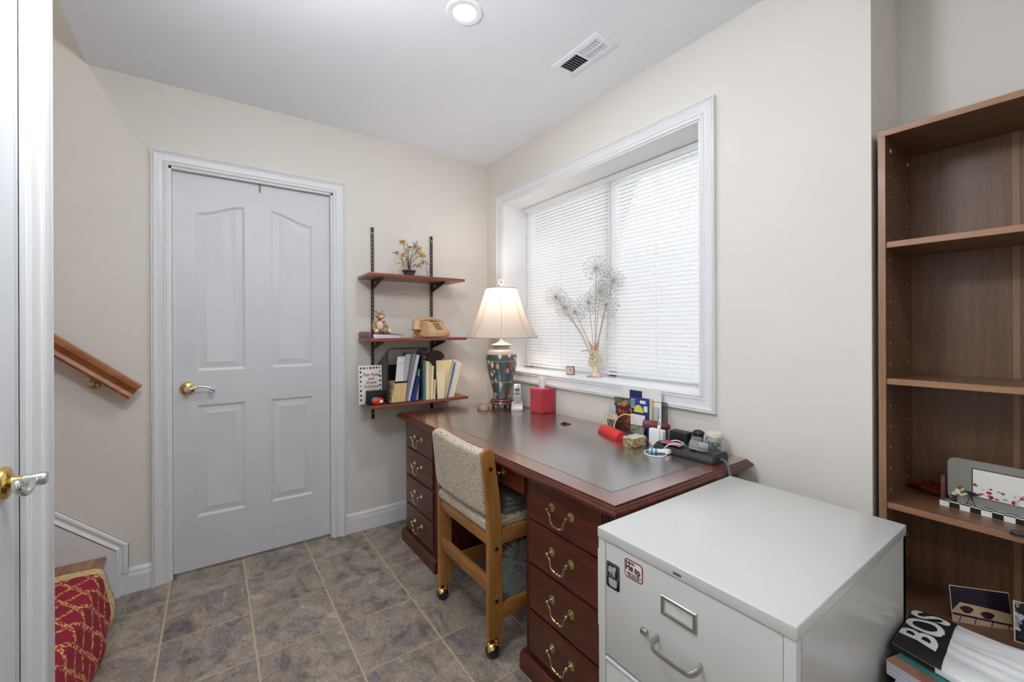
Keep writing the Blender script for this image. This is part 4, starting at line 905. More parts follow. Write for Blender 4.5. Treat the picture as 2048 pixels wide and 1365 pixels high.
# bag and magazines in front of the bookcase
bx = thing('storage_carton', (-.30, -2.62, 0), 'plain cardboard carton under the magazines between cabinet and bookcase', 'box')
b = bmn(); box(b, -.52, -.12, -2.90, -2.395, 0, .44, .002); obj('carton_body', b, M['bagtan'], bx)
def lowpoly_stack(): pass
mg = thing('magazine', (-.40, -2.43, .48), 'magazine with a teal masthead and portrait cover under the white bag', 'magazine')
mm = Matrix.Translation((-.425, -2.388, .4855)) @ Matrix.Rotation(math.radians(-16), 4, 'Z') @ Matrix.Rotation(.0, 4, 'X')
b = bmn(); box(b, -.02, .21, -.29, 0, -.018, .012, mtx=mm); obj('pages', b, M['pagesh'], mg, flat=True)
b = bmn(); box(b, -.021, .211, -.291, .001, .012, .0135, mtx=mm); cv = obj('cover', b, M['facephoto'], mg, flat=True)
b = bmn(); box(b, .01, .21, -.29, 0, .0133, .0140, mtx=mm); obj('masthead', b, M['teal'], cv, flat=True)
b = bmn(); box(b, -.50, -.16, -2.86, -2.398, .44, .466, .003); one('magazine_stack', b, M['pagesh'], (-.33, -2.63, .44), 'thick catalogue lying flat on the carton below the magazine', 'magazine')
# bag: rumpled sheet with a dark printed end
bg = thing('plastic_bag', (-.32, -2.5, .50), 'white plastic shopping bag with black lettering lying on the magazines', 'bag')
def bagpt(u, v):
    """u along the length (towards the camera's right), v across (0 far, 1 near)"""
    a = Vector((-.195, -2.374, .508)); bb = Vector((-.395, -2.380, .512)); c_ = Vector((-.165, -2.90, .506)); d_ = Vector((-.52, -2.86, .512))
    p_ = a.lerp(c_, u).lerp(bb.lerp(d_, u), v)
    n_ = noise.noise(Vector((u * 9, v * 3.5, 1.3))) * .008 + noise.noise(Vector((u * 3, v * 16, 4))) * .004
    e_ = min(u * 8, v * 6, (1 - v) * 6, 1); p_.z += .016 * math.sqrt(max(0, e_)) + n_ * min(1, e_ + .3); return p_
def bagsheet(u0, u1, nu, nv, dz=0, skew=0):
    b = bmn(); V = [[b.verts.new(bagpt(u0 + (u1 - u0) * i / nu + skew * (j / nv) * (i / nu), j / nv) + Vector((0, 0, dz))) for j in range(nv + 1)] for i in range(nu + 1)]
    for i in range(nu):
        for j in range(nv): b.faces.new((V[i][j], V[i + 1][j], V[i + 1][j + 1], V[i][j + 1]))
    return b
b = bagsheet(0, 1, 60, 30); V0 = [v_ for v_ in b.verts]
r_ = bmesh.ops.extrude_edge_only(b, edges=[e for e in b.edges if e.is_boundary])
for v_ in r_['geom']:
    if isinstance(v_, bmesh.types.BMVert): v_.co.z = .5025
obj('bag_body', b, M['bag'], bg, ang=80)
b = bagsheet(.004, .155, 12, 30, .0012, .02); 
for k in range(30):
    p_, q_ = bagpt(.0, k / 30), bagpt(.0, (k + 1) / 30); quad(b, (p_.x, p_.y + .0012, p_.z + .001), (q_.x, q_.y + .0012, q_.z + .001), (q_.x, q_.y + .0012, .5035), (p_.x, p_.y + .0012, .5035))
for k in range(12):
    p_, q_ = bagpt(.155 * k / 12, 1), bagpt(.155 * (k + 1) / 12, 1); quad(b, (p_.x - .0012, p_.y, p_.z + .001), (q_.x - .0012, q_.y, q_.z + .001), (q_.x - .0012, q_.y, .5035), (p_.x - .0012, p_.y, .5035))
bd = obj('black_printed_end', b, M['black'], bg, ang=80)
def drape_text(s, size, u, v, rot, bold, m, name, par, dz=.0022, sx=1, shear=0):
    tb = text_bm(s, size, Matrix.Identity(4), depth=0, bold=bold, sx=sx, shear=shear); 
    bmesh.ops.subdivide_edges(tb, edges=tb.edges, cuts=1)
    for v_ in tb.verts:
        x, y = v_.co.x, v_.co.y; v_.co = bagpt(u - y, v - x) + Vector((0, 0, dz))
    return obj(name, tb, m, par, flat=True)
drape_text('BOS', .19, .082, .50, 0, .004, M['paper'], 'lettering', bd, .0034, sx=2.1, shear=.3)
drape_text('boscovs.com', .12, .455, .50, 0, .002, M['black'], 'web_address', bg, .0016, sx=1.3, shear=.3)

# ------------------------------------------------------------------ wall shelves over the desk end
ws = thing('shelving_unit', (-.64, 0, .68), 'three reddish wood shelves on dark slotted uprights fixed to the wall beside the door', 'wall shelves')
for xu, z0_, z1_ in ((-.842, .676, 1.870), (-.445, .560, 1.862)):
    b = bmn(); box(b, xu - .008, xu + .008, -.013, -.0005, z0_, z1_, .0012); u_ = obj('upright', b, M['standard'], ws)
    b = bmn(); zz = z0_ + .05
    while zz < z1_ - .03:
        box(b, xu - .0038, xu - .0012, -.0136, -.0128, zz, zz + .012); box(b, xu + .0012, xu + .0038, -.0136, -.0128, zz, zz + .012); zz += .0254
    obj('slots', b, mat('slot_light', (150, 142, 132), .6) if 'slot_light' not in MATS else MATS['slot_light'], u_, flat=True)
    b = bmn(); sph(b, (xu, -.0135, z1_ - .035), .0055, 1, .4, 1, 10); sph(b, (xu, -.0135, z0_ + .035), .0048, 1, .4, 1, 10); obj('screw', b, M['steel'], u_)
SH = [(1.556, -.935, -.328, -.018, -.263, 0), (1.181, -.932, -.312, -.018, -.258, .0), (.800, -.925, -.302, -.018, -.258, 0)]
for (z, xa, xb, ya, yb, tl) in SH:
    b = bmn(); box(b, xa, xb, ya, yb, z - .0165, z, .0012); obj('shelf_board', b, M['shelfred'], ws)
    for xu in (-.842, -.445):
        b = bmn(); prism(b, [(-.013, z - .017), (-.205, z - .017), (-.205, z - .030), (-.180, z - .036), (-.013, z - .075 if z > .9 else z - .045)], 0, xu - .0025, xu + .0025)
        box(b, xu - .006, xu + .006, -.205, -.013, z - .0185, z - .0166); br = obj('bracket', b, M['blackmetal'], ws, flat=True)
        if z > .9: b = bmn(); box(b, xu - .0031, xu + .0031, -.075, -.050, z - .042, z - .026); obj('price_tag', b, M['steel'], br, flat=True)

# shelf 1: gemstone flower tree in a pot
fp = thing('artificial_flowers', (-.655, -.14, 1.556), 'small ornamental tree of carved stone flowers in a dark pot on the top wall shelf', 'artificial plant')
c0 = Vector((-.655, -.14, 1.556))
b = bmn(); lathe(b, [(0, 0), (.030, 0), (.038, .034), (.046, .037), (.046, .044), (.034, .044), (.030, .038), (0, .038)], c0, 6); obj('pot', b, M['pot'], fp, ang=20)
random.seed(5); stems = bmn(); heads = []
base = c0 + Vector((0, 0, .040))
for (dx, dz, dy, kind) in ((-.085, .115, -.01, 2), (-.045, .185, .0, 1), (-.005, .165, .01, 0), (.040, .180, -.01, 2), (.068, .118, -.03, 1), (.105, .075, 0, 2), (-.050, .095, -.04, 1), (.020, .120, -.03, 2), (-.060, .060, -.03, 0), (.060, .060, -.04, 0), (.062, .158, .01, 0), (-.02, .11, .03, 0)):
    e_ = c0 + Vector((dx, dy, dz + .03)); tube(stems, smooth_path([base, base + Vector((dx * .25, dy * .3, dz * .5)), e_], 5), .0016, 6); heads.append((e_, kind))
tube(stems, [c0 + Vector((.095, -.03, .07)), c0 + Vector((.112, -.035, .012))], .0014, 5)
obj('stems', stems, M['stemdk'], fp)
def petal(b, c, d, L, w):
    d = d.normalized(); s_ = d.orthogonal().normalized(); s_.rotate(Matrix.Rotation(random.uniform(0, 6.28), 3, d)); n_ = d.cross(s_)
    P_ = [c, c + d * L * .45 + s_ * w + n_ * w * .3, c + d * L, c + d * L * .45 - s_ * w + n_ * w * .3]; q = c + d * L * .5 - n_ * w * .25
    vs = [b.verts.new(p_) for p_ in P_]; k = b.verts.new(q); k2 = b.verts.new(q + n_ * w * .5)
    for i in range(4): b.faces.new((vs[i], vs[(i + 1) % 4], k)); b.faces.new((vs[(i + 1) % 4], vs[i], k2))
for e_, kind in heads:
    b = bmn()
    if kind == 0:
        for k in range(6): petal(b, e_, Vector((random.gauss(0, 1), random.gauss(0, .6), random.gauss(0, .8) - .3)), random.uniform(.035, .052), .014)
        obj('leaf_cluster', b, M['leafcream'], fp, ang=20)
    else:
        for k in range(9): petal(b, e_, Vector((random.gauss(0, 1), random.gauss(0, .8), random.gauss(0, .9))), random.uniform(.020, .030), .008)
        obj('flower', b, M['leafamber'] if kind == 1 else M['leafgrey'], fp, ang=20)
        b = bmn()
        for k in range(4): petal(b, e_, Vector((random.gauss(0, 1), random.gauss(0, .5), -.6)), random.uniform(.03, .044), .012)
        obj('leaf_cluster', b, M['leafcream'], fp, ang=20)
# shelf 2: binder, plush, telephone
Z2 = 1.181
bn = thing('ring_binder', (-.845, -.15, Z2), 'maroon ring binder lying flat under the leopard plush on the middle wall shelf', 'binder')
b = bmn(); box(b, -.928, -.742, -.250, -.03, Z2, Z2 + .003, .0008); box(b, -.928, -.735, -.250, -.03, Z2 + .036, Z2 + .039, .0008, mtx=Matrix.Translation((-.928, 0, Z2 + .039)) @ Matrix.Rotation(.085, 4, 'Y') @ Matrix.Translation((.928, 0, -Z2 - .039)))
P_ = [(-.928 - .006 * math.sin(PI * k / 8), Z2 + .039 * k / 8) for k in range(9)]; prism(b, P_ + [(-.924, Z2 + .039), (-.924, Z2)], 1, -.250, -.03); obj('cover', b, M['burg'], bn)
b = bmn(); slab(b, -.905, -.750, -.912, -.760, -.244, -.036, Z2 + .003, Z2 + .024); obj('pages', b, M['pagesh'], bn, flat=True)
pl = thing('leopard_plush', (-.845, -.165, Z2 + .026), 'small sitting leopard-print plush toy on top of the maroon binder', 'plush toy')
c0 = Vector((-.850, -.165, Z2 + .030))
b = bmn(); sph(b, c0 + Vector((0, .005, .042)), .030, 1, .85, 1.35, 18); sph(b, c0 + Vector((.004, -.005, .105)), .027, 1.05, .92, .9, 18)
for s in (-1, 1):
    sph(b, c0 + Vector((s * .022 + .002, .002, .128)), .0085, 1, .5, 1, 10); tube(b, smooth_path([c0 + Vector((s * .022, 0, .072)), c0 + Vector((s * .038, -.012, .042)), c0 + Vector((s * .034, -.030, .018))], 4), [.011] * 5 + [.010] * 4, 10)
    tube(b, smooth_path([c0 + Vector((s * .016, -.01, .014)), c0 + Vector((s * .030, -.035, .012)), c0 + Vector((s * .038, -.058, .012))], 4), .013, 10)
tube(b, smooth_path([c0 + Vector((.0, .03, .01)), c0 + Vector((.03, .02, .006)), c0 + Vector((.045, -.02, .004)), c0 + Vector((.02, -.045, .006))], 5), .006, 8)
bo = remesh(obj('body', b, M['leopard'], pl), .0028, 4)
furc = mat('cream_plush', (226, 204, 176), .95, sheen=.5, vary=(.05, 90))
b = bmn(); sph(b, c0 + Vector((0, -.014, .044)), .020, .95, .75, 1.35, 16); sph(b, c0 + Vector((.006, -.026, .098)), .0125, 1.1, .9, .8, 14)
for s in (-1, 1): sph(b, c0 + Vector((s * .039, -.066, .014)), .0125, 1, .8, 1.1, 12); sph(b, c0 + Vector((s * .033, -.036, .014)), .0105, 1, 1, 1, 12)
obj('cream_belly_and_paws', b, furc, pl, ang=80)
b = bmn(); sph(b, c0 + Vector((.006, -.038, .101)), .003, 1.2, .7, .8, 8); obj('nose', b, mat('pink_nose', (196, 120, 100), .6), pl)
b = bmn()
for s in (-1, 1): sph(b, c0 + Vector((.004 + s * .009, -.029, .110)), .0024, seg=8)
obj('eyes', b, M['black'], pl)
tp = thing('telephone', (-.52, -.16, Z2), 'beige push-button desk telephone with handset on the middle wall shelf', 'telephone', rz=math.radians(20))
b = bmn(); prof = [(-.088, .006), (-.088, .038), (-.082, .045), (-.034, .098), (-.014, .100), (.030, .092), (.066, .062), (.078, .006)]
prism(b, prof, 0, -.088, .088); bmesh.ops.bevel(b, geom=b.edges[:], offset=.005, segments=3, affect='EDGES')
for v_ in b.verts: v_.co.x *= 1 - .26 * max(0, v_.co.z - .03) / .07
obj('body', b, M['phone'], tp, local=True)
sd = Vector((0, .671, .741)); nv = Vector((0, -.741, .671))
b = bmn()
for r_ in range(4):
    for c_ in range(3): box(b, -.0062, .0062, -.0048, .0048, -.001, .0034, .0008, mtx=basis((1, 0, 0), sd, Vector((-.019 + c_ * .019, -.082, .045)) + sd * (.012 + r_ * .0145)))
obj('keypad_buttons', b, mat('slate_buttons', (104, 106, 100), .4), tp, local=True)
b = bmn(); box(b, -.028, .028, -.007, .007, -.001, .0022, .0008, mtx=basis((1, 0, 0), Vector((0, 1, .05)), (0, -.024, .0992))); obj('number_card', b, mat('rose_card', (166, 104, 82), .5), tp, local=True)
b = bmn(); tube(b, smooth_path([(-.112, .022, .090), (-.075, .022, .112), (0, .022, .120), (.075, .022, .112), (.112, .022, .090)], 6), [.017 + .005 * math.cos(i / 24 * PI) ** 2 for i in range(25)], 14, flat=.8)
for s in (-1, 1): cyl(b, (s * .100, .022, .108), (s * .108, .016, .048), .023, .029, 24)
obj('handset', b, M['phone'], tp, local=True)
b = bmn(); P_ = smooth_path([(-.118, .010, .062), (-.136, -.010, .04), (-.128, -.045, .012), (-.105, -.075, .008), (-.09, -.04, .007), (-.088, .03, .02)], 40); n = len(P_); Q_ = []
for i, p_ in enumerate(P_):
    a_ = i * 1.15; t_ = (P_[min(i + 1, n - 1)] - P_[max(i - 1, 0)]).normalized(); s_ = t_.orthogonal().normalized(); w_ = t_.cross(s_); Q_.append(p_ + (s_ * math.cos(a_) + w_ * math.sin(a_)) * .0052)
for q_ in Q_: q_.z = max(q_.z, .003)
tube(b, Q_, .0014, 5); obj('coiled_cord', b, M['phonedk'], tp, local=True)

# shelf 3: book, card box, magnet, magazine bin and its papers
Z3 = .800
bk = thing('book', (-.902, -.165, Z3), 'white paperback titled Fast Fixes and Simple Solutions at the lowest shelf end', 'book')
tb_ = Matrix.Translation((-.9035, -.172, Z3 + .0005)) @ Matrix.Rotation(-.05, 4, 'X') @ Matrix.Diagonal((.96, 1, 1.03, 1))
b = bmn(); box(b, -.070, .070, 0, .014, 0, .216, .001, mtx=tb_); obj('cover', b, M['paper'], bk)
tm = tb_ @ Matrix.Rotation(PI / 2, 4, 'X')
b = bmn()
for s_, z_ in (('Fast Fixes', .164), ('and', .142), ('Simple', .120), ('Solutions', .098)): merge(b, text_bm(s_, .0245, tm @ Matrix.Translation((.004, z_, .0004)), bold=.0005, shear=.18 if s_ != 'and' else 0))
obj('title_text', b, mat('title_red', (158, 62, 48), .6), bk, flat=True)
b = bmn(); merge(b, text_bm('household tips and', .0078, tm @ Matrix.Translation((.004, .080, .0004)))); merge(b, text_bm('handy hints', .0078, tm @ Matrix.Translation((.004, .070, .0004)))); obj('subtitle_text', b, M['black'], bk, flat=True)
random.seed(9); icons = [mat('icon_maroon', (130, 50, 70), .6), mat('icon_blue', (60, 80, 140), .6), mat('icon_gold', (200, 160, 70), .6), mat('icon_dark', (50, 54, 60), .6)]
for gi in range(4):
    for k in range(6):
        b = bmn(); i_ = gi + k * 4; per = [(-.056 + .0187 * q, .202) for q in range(7)] + [(-.058, .18 - .026 * q) for q in range(7)] + [(.058, .18 - .026 * q) for q in range(7)] + [(-.03, .010), (0, .010), (.03, .010)]
        x_, z_ = per[i_ % len(per)]; m_ = tm @ Matrix.Translation((x_, z_, .0003)) @ Matrix.Rotation(random.uniform(0, 3), 4, 'Z'); box(b, -.007, .007, -.0035, .0035, 0, .0004, mtx=m_); box(b, -.003, .003, -.006, .006, 0, .0004, mtx=m_); obj('small_picture', b, icons[gi], bk, flat=True)
b = bmn(); box(b, -.938, -.846, -.218, -.186, Z3, Z3 + .080, .003); box(b, -.934, -.850, -.220, -.217, Z3 + .01, Z3 + .073, .001)
one('card_box', b, M['black'], (-.89, -.20, Z3), 'small black box in front of the white paperback on the lowest shelf', 'box')
mg_ = thing('pin_cushion', (-.888, -.238, Z3), 'small red and green rounded trinket on the front of the lowest shelf', 'trinket')
b = bmn(); sph(b, (-.884, -.239, Z3 + .022), .029, 1.25, .62, .76, 18); obj('red_body', b, M['red'], mg_); b = bmn(); sph(b, (-.896, -.237, Z3 + .032), .024, 1.0, .62, .60, 16); obj('green_cap', b, mat('sage_green', (96, 128, 104), .6), mg_)
b = bmn(); box(b, -.879, -.861, -.2585, -.2565, Z3 + .014, Z3 + .030, .001); obj('white_patch', b, M['paper'], mg_)
# bin
bi = thing('desk_tray', (-.722, -.14, Z3), 'black plastic file holder with rounded open front, packed with papers on the lowest shelf', 'file holder')
XA, XB = -.832, -.618
b = bmn()
def rr3(y, x0, x1, z0, z1, r): return [(p[0], y, p[1]) for p in rrect(x0, x1, z0, z1, r)]
fro = rr3(-.252, XA, XB, Z3 + .002, Z3 + .322, .026); tube(b, fro, .0052, 8, closed=True)
for (xa, xb) in ((XA - .0025, XA + .0025), (XB - .0025, XB + .0025)):
    prism(b, [(-.252, Z3 + .012), (-.06, Z3 + .012), (-.06, Z3 + .215), (-.252, Z3 + .310)] if xa < -.7 else [(-.252, Z3 + .012), (-.06, Z3 + .012), (-.06, Z3 + .215), (-.252, Z3 + .305)], 0, xa, xb)
box(b, XA + .01, XB - .01, -.252, -.06, Z3, Z3 + .004); box(b, XA, XB, -.062, -.058, Z3 + .004, Z3 + .215); obj('holder_shell', b, M['blackplastic'], bi)
zf = Z3 + .0045
def sheet(name, m, xb0, xb1, xt0, xt1, z1, label, cat, y0=-.238, y1=-.068, z0=None, group=None, extra=None):
    b = bmn(); slab(b, xb0, xb1, xt0, xt1, y0, y1, zf if z0 is None else z0, z1); return one(name, b, m, ((xb0 + xb1) / 2, (y0 + y1) / 2, zf if z0 is None else z0), label, cat, group, flat=True)
sheet('book', M['pagesv'], -.809, -.724, -.786, -.709, .916, 'thick paperback with tan page edges outward, leftmost in the black file holder', 'book', y0=-.243)
b = bmn(); slab(b, -.787, -.710, -.7835, -.7065, -.2435, -.2420, .9165, .9275); one('book_band', b, M['black'], (-.745, -.243, .917), 'black elastic band strip along the top of the tan page edges', 'band', flat=True)
sheet('brochure', M['palegrey'], -.722, -.716, -.700, -.640, 1.082, 'pale blue-grey brochure leaning right behind the tan paperback', 'brochure', y0=-.20, y1=-.19)
sheet('brochure', M['paper'], -.770, -.712, -.745, -.655, 1.070, 'white printed leaflet standing behind the tan paperback', 'leaflet', y0=-.178, y1=-.176)
sheet('folder', M['mauve'], -.719, -.706, -.668, -.650, 1.086, 'mauve-grey folder leaning steeply to the right in the file holder', 'folder', y0=-.232)
sheet('folder', M['palegrey'], -.705, -.690, -.648, -.627, 1.078, 'pale lilac folder between mauve folder and blue wallet', 'folder', y0=-.236)
sheet('folder', M['navy'], -.687, -.662, -.652, -.632, .935, 'dark navy wallet folder standing in the file holder', 'folder', y0=-.240)
sheet('folder', M['blue'], -.660, -.652, -.630, -.624, .950, 'blue-grey thin folder right of the navy wallet', 'folder', y0=-.234)
sheet('folder', M['palegrey'], -.650, -.634, -.622, -.6225, .99, 'pale grey thin folder at the right end inside the file holder', 'folder', y0=-.226)
TL = lambda xb: xb
for (nm, m_, a, b_, c_, d_, z1, lb) in (('folder', M['teal'], -.611, -.592, -.611, -.592, 1.028, 'teal hanging folder just right of the black file holder'),
        ('folder', M['cream'], -.589, -.572, -.588, -.566, 1.036, 'cream file folder next to the teal folder'), ('folder', M['manila'], -.570, -.561, -.563, -.553, 1.024, 'manila folder leaning right, second after the teal folder'),
        ('folder', M['cream'], -.558, -.545, -.551, -.536, 1.006, 'cream folder in the middle of the lowest shelf, lower than its neighbours'), ('folder', M['manila'], -.542, -.528, -.534, -.522, .920, 'short manila folder beside the white notepad')):
    sheet(nm, m_, a, b_, c_, d_, z1, lb, 'folder', y0=-.240, y1=-.05, z0=Z3 + .0005)
sheet('postcard', M['blackphoto'], -.600, -.586, -.590, -.512, 1.118, 'black and white photo card sticking up behind the folders', 'postcard', y0=-.10, y1=-.098, z0=Z3 + .0005)
sheet('notepad', M['cream'], -.512, -.470, -.520, -.460, .966, 'pale notepad standing at the front, left of the blue strip', 'notepad', y0=-.246, y1=-.232, z0=Z3 + .0005)
sheet('envelope', M['manila'], -.508, -.435, -.514, -.402, 1.038, 'large manila envelope standing behind the pale notepad', 'envelope', y0=-.226, y1=-.222, z0=Z3 + .0005)
sheet('ruler', M['blue'], -.452, -.444, -.398, -.388, 1.022, 'long thin blue strip leaning right in front of the loose pages', 'strip', y0=-.247, y1=-.245, z0=Z3 + .001)
for k, (a, c_) in enumerate(((-.440, -.392), (-.428, -.378), (-.417, -.366), (-.407, -.354), (-.398, -.343))):
    sheet('loose_papers', M['cream'] if k % 2 else M['paper'], a, a + .008, c_, c_ + .008, 1.038 - .006 * k, ['white sheaf of papers just right of the blue strip', 'cream sheaf of papers, second right of the blue strip', 'white sheaf of papers in the middle of the leaning stack at the shelf end', 'cream sheaf of papers, second from the right end of the lowest shelf', 'white sheaf of papers at the right end of the lowest shelf'][k], 'papers', y0=-.238 + .004 * k, y1=-.06, z0=Z3 + .0005)
b = bmn(); arch = [(-.505, Z3 + .0005), (-.372, Z3 + .0005), (-.372, 1.045)] + [(-.4385 + .0665 * math.cos(t), 1.045 + .048 * math.sin(t)) for t in [PI * k / 12 for k in range(13)]] + [(-.505, 1.045)]
prism(b, arch, 1, -.052, -.044); one('arched_letter_holder', b, mat('dark_brown_panel', (70, 52, 46), .5), (-.44, -.048, Z3), 'dark brown round-topped panel standing behind the manila papers', 'letter holder', flat=True)

# ------------------------------------------------------------------ globe added for fill light, unseen above the picture
gf = thing('added_fill_globe', (-1.58, -1.72, H), 'added white globe fill light, unseen above and in front of the viewpoint', 'ceiling light')
b = bmn(); lathe(b, [(0, H), (.07, H), (.07, H - .02), (.03, H - .035), (.018, H - .04), (.018, H - .165), (0, H - .165)], (-1.58, -1.72, 0), 28); obj('canopy', b, M['white'], gf)
b = bmn(); sph(b, (-1.58, -1.72, 2.16), .110, seg=32); obj('globe', b, mat('fill_globe_glow', (250, 250, 250), .3, emis=((250, 252, 255), 3)), gf)
# ------------------------------------------------------------------ things on the desk
ZD = DT + .0005
# lamp
LX, LY = -.170, -.447
tl_ = thing('table_lamp', (LX, LY, ZD), 'lit table lamp with cream bell shade and painted ginger-jar base on the desk corner', 'table lamp')
b = bmn(); lathe(b, [(0, .018), (.060, .018), (.074, .022), (.077, .030), (.074, .037), (.062, .040), (.070, .044), (.066, .050), (.050, .054), (0, .054)], (LX, LY, ZD), 40)
for k in range(4): a_ = .6 + k * PI / 2; sph(b, (LX + .058 * math.cos(a_), LY + .058 * math.sin(a_), ZD + .0105), .0105, 1, 1, 1, 10)
obj('wooden_stand', b, wood('rosewood_stand', (96, 48, 36), (150, 92, 72), 0, 9, .3, .4), tl_)
vz = ZD + .054; vp = [(.050, 0), (.054, .006), (.052, .022), (.060, .060), (.078, .125), (.093, .190), (.0985, .235), (.098, .262), (.090, .290), (.074, .306), (.056, .312), (.054, .320), (.058, .326), (.050, .328), (0, .328)]
vase = bpy.data.materials.new('painted_ginger_jar'); vase.use_nodes = True; nt = vase.node_tree; bb_ = nt.nodes['Principled BSDF']; bb_.inputs['Roughness'].default_value = .15; bb_.inputs['Coat Weight'].default_value = .6
tc = nt.nodes.new('ShaderNodeTexCoord'); sp = nt.nodes.new('ShaderNodeSeparateXYZ'); nt.links.new(tc.outputs['Object'], sp.inputs[0])
vv = node(nt, 'ShaderNodeTexVoronoi', Scale=29, distance='MANHATTAN'); mp_ = nt.nodes.new('ShaderNodeMapping'); mp_.inputs['Scale'].default_value = (1.3, 1.3, .75); nt.links.new(tc.outputs['Object'], mp_.inputs[0]); nt.links.new(mp_.outputs[0], vv.inputs['Vector'])
sc_ = nt.nodes.new('ShaderNodeSeparateColor'); nt.links.new(vv.outputs['Color'], sc_.inputs[0])
r1 = nt.nodes.new('ShaderNodeValToRGB'); r1.color_ramp.interpolation = 'CONSTANT'; e = r1.color_ramp.elements; e[0].color = lin((150, 60, 62)); e[1].position = .20; e[1].color = lin((208, 186, 130))
for p_, c_ in ((.34, (206, 150, 156)), (.48, (130, 54, 66)), (.60, (222, 210, 192)), (.74, (196, 196, 200)), (.88, (104, 100, 128))): e.new(p_).color = lin(c_)
nt.links.new(sc_.outputs[0], r1.inputs['Fac'])
m1 = node(nt, 'ShaderNodeMix', data_type='RGBA'); nt.links.new(math_n(nt, 'GREATER_THAN', vv.outputs['Distance'], .61), m1.inputs[0]); nt.links.new(r1.outputs['Color'], m1.inputs[6]); m1.inputs[7].default_value = lin((70, 88, 86))
def zband(z0_, z1_): return math_n(nt, 'MULTIPLY', math_n(nt, 'GREATER_THAN', sp.outputs[2], z0_), math_n(nt, 'LESS_THAN', sp.outputs[2], z1_))
lines = math_n(nt, 'ADD', math_n(nt, 'ADD', zband(.159, .162), zband(.289, .292)), math_n(nt, 'GREATER_THAN', sp.outputs[2], .330))
m2_ = node(nt, 'ShaderNodeMix', data_type='RGBA'); nt.links.new(math_n(nt, 'MINIMUM', lines, 1.0), m2_.inputs[0]); nt.links.new(m1.outputs[2], m2_.inputs[6]); m2_.inputs[7].default_value = lin((188, 182, 178)); nt.links.new(m2_.outputs[2], bb_.inputs['Base Color'])
b = bmn(); lathe(b, vp, (LX, LY, vz), 48); obj('jar_body', b, vase, tl_, ang=60)
b = bmn(); lathe(b, [(.050, 0), (.066, .002), (.067, .008), (.050, .014), (.022, .024), (.014, .032), (.010, .040), (.0085, .080), (0, .080)], (LX, LY, vz + .328), 32); obj('lid', b, mat('ivory_cap', (216, 208, 198), .3, coat=.3), tl_)
b = bmn(); cyl(b, (LX, LY, vz + .40), (LX, LY, vz + .46), .006, seg=12); cyl(b, (LX, LY, vz + .44), (LX, LY, vz + .50), .016, seg=16)
hpz = vz + .728; tube(b, smooth_path([(LX, LY - .018, vz + .45), (LX, LY - .055, vz + .52), (LX, LY - .050, vz + .62), (LX, LY - .012, hpz - .03), (LX, LY, hpz - .022), (LX, LY + .012, hpz - .03), (LX, LY + .050, vz + .62), (LX, LY + .055, vz + .52), (LX, LY + .018, vz + .45)], 5), .0018, 6); obj('harp_and_socket', b, M['agedbrass'], tl_)
b = bmn(); tube(b, [(LX + .016 * math.cos(t) * .82, LY - .016 * math.cos(t) * .57, hpz + .004 + .016 * math.sin(t)) for t in [2 * PI * k / 18 for k in range(18)]], .0042, 8, closed=True); cyl(b, (LX, LY, hpz - .024), (LX, LY, hpz - .010), .005, seg=10); obj('finial', b, MATS['ivory_cap'], tl_)
SZb, SZt = 1.181, 1.492; NG = 8; SROT = .197; b = bmn()
sprof = [(.226, 0), (.225, .005), (.212, .025), (.196, .050), (.180, .080), (.165, .112), (.150, .148), (.135, .190), (.121, .232), (.109, .270), (.099, .306), (.099, .311)]
lathe(b, sprof, (LX, LY, SZb), 72, ngon=NG, mtx=Matrix.Rotation(SROT, 4, 'Z')); sh = obj('lamp_shade', b, M['shade'], tl_, ang=70)
sld = sh.modifiers.new('t', 'SOLIDIFY'); sld.thickness = .0015
b = bmn()
for k in range(NG):
    a_ = 2 * PI * (k) / NG + SROT; pts = [(LX + (r_ + .0008) * math.cos(a_), LY + (r_ + .0008) * math.sin(a_), SZb + z_) for r_, z_ in sprof]; tube(b, pts, .0011, 6)
obj('shade_seams', b, mat('taupe_piping', (186, 172, 156), .8), sh)
for (r_, z_) in ((.226, .0), (.099, .308)):
    b = bmn(); n = 72; w = 2 * PI / NG
    tube(b, [(LX + rr_ * math.cos(a_ + SROT), LY + rr_ * math.sin(a_ + SROT), SZb + z_) for a_, rr_ in [(2 * PI * k / n, r_ * (1 - .55 * (1 - math.cos(w / 2) / math.cos(((2 * PI * k / n) % w) - w / 2)))) for k in range(n)]], .0028, 6, closed=True); obj('shade_trim', b, MATS['taupe_piping'], sh)
b = bmn(); sph(b, (LX, LY, vz + .545), .028, 1, 1, 1.15, 16); obj('light_bulb', b, mat('lit_bulb', (255, 240, 214), .5, emis=((255, 228, 196), 12)), tl_)
lamp('table_lamp_light', 'POINT', (LX, LY, vz + .61), 3.4, (1, .90, .80), .03)
b = bmn(); tube(b, smooth_path([(LX + .05, LY + .03, ZD + .012), (-.10, -.50, ZD + .003), (-.07, -.58, ZD + .003), (-.05, -.63, ZD + .003), (-.038, -.66, ZD + .002)], 6), .0015, 6); obj('power_cord', b, M['stemdk'], tl_)
# paperweight
b = bmn(); lathe(b, [(0, 0), (.036, 0), (.040, .006), (.039, .016), (.028, .024), (.018, .034), (.010, .038), (0, .039)], (-.308, -.452, ZD), 32)
one('glass_paperweight', b, M['glasspink'], (-.308, -.452, ZD), 'small clear rose-tinted glass dome on the desk left of the lamp', 'paperweight')
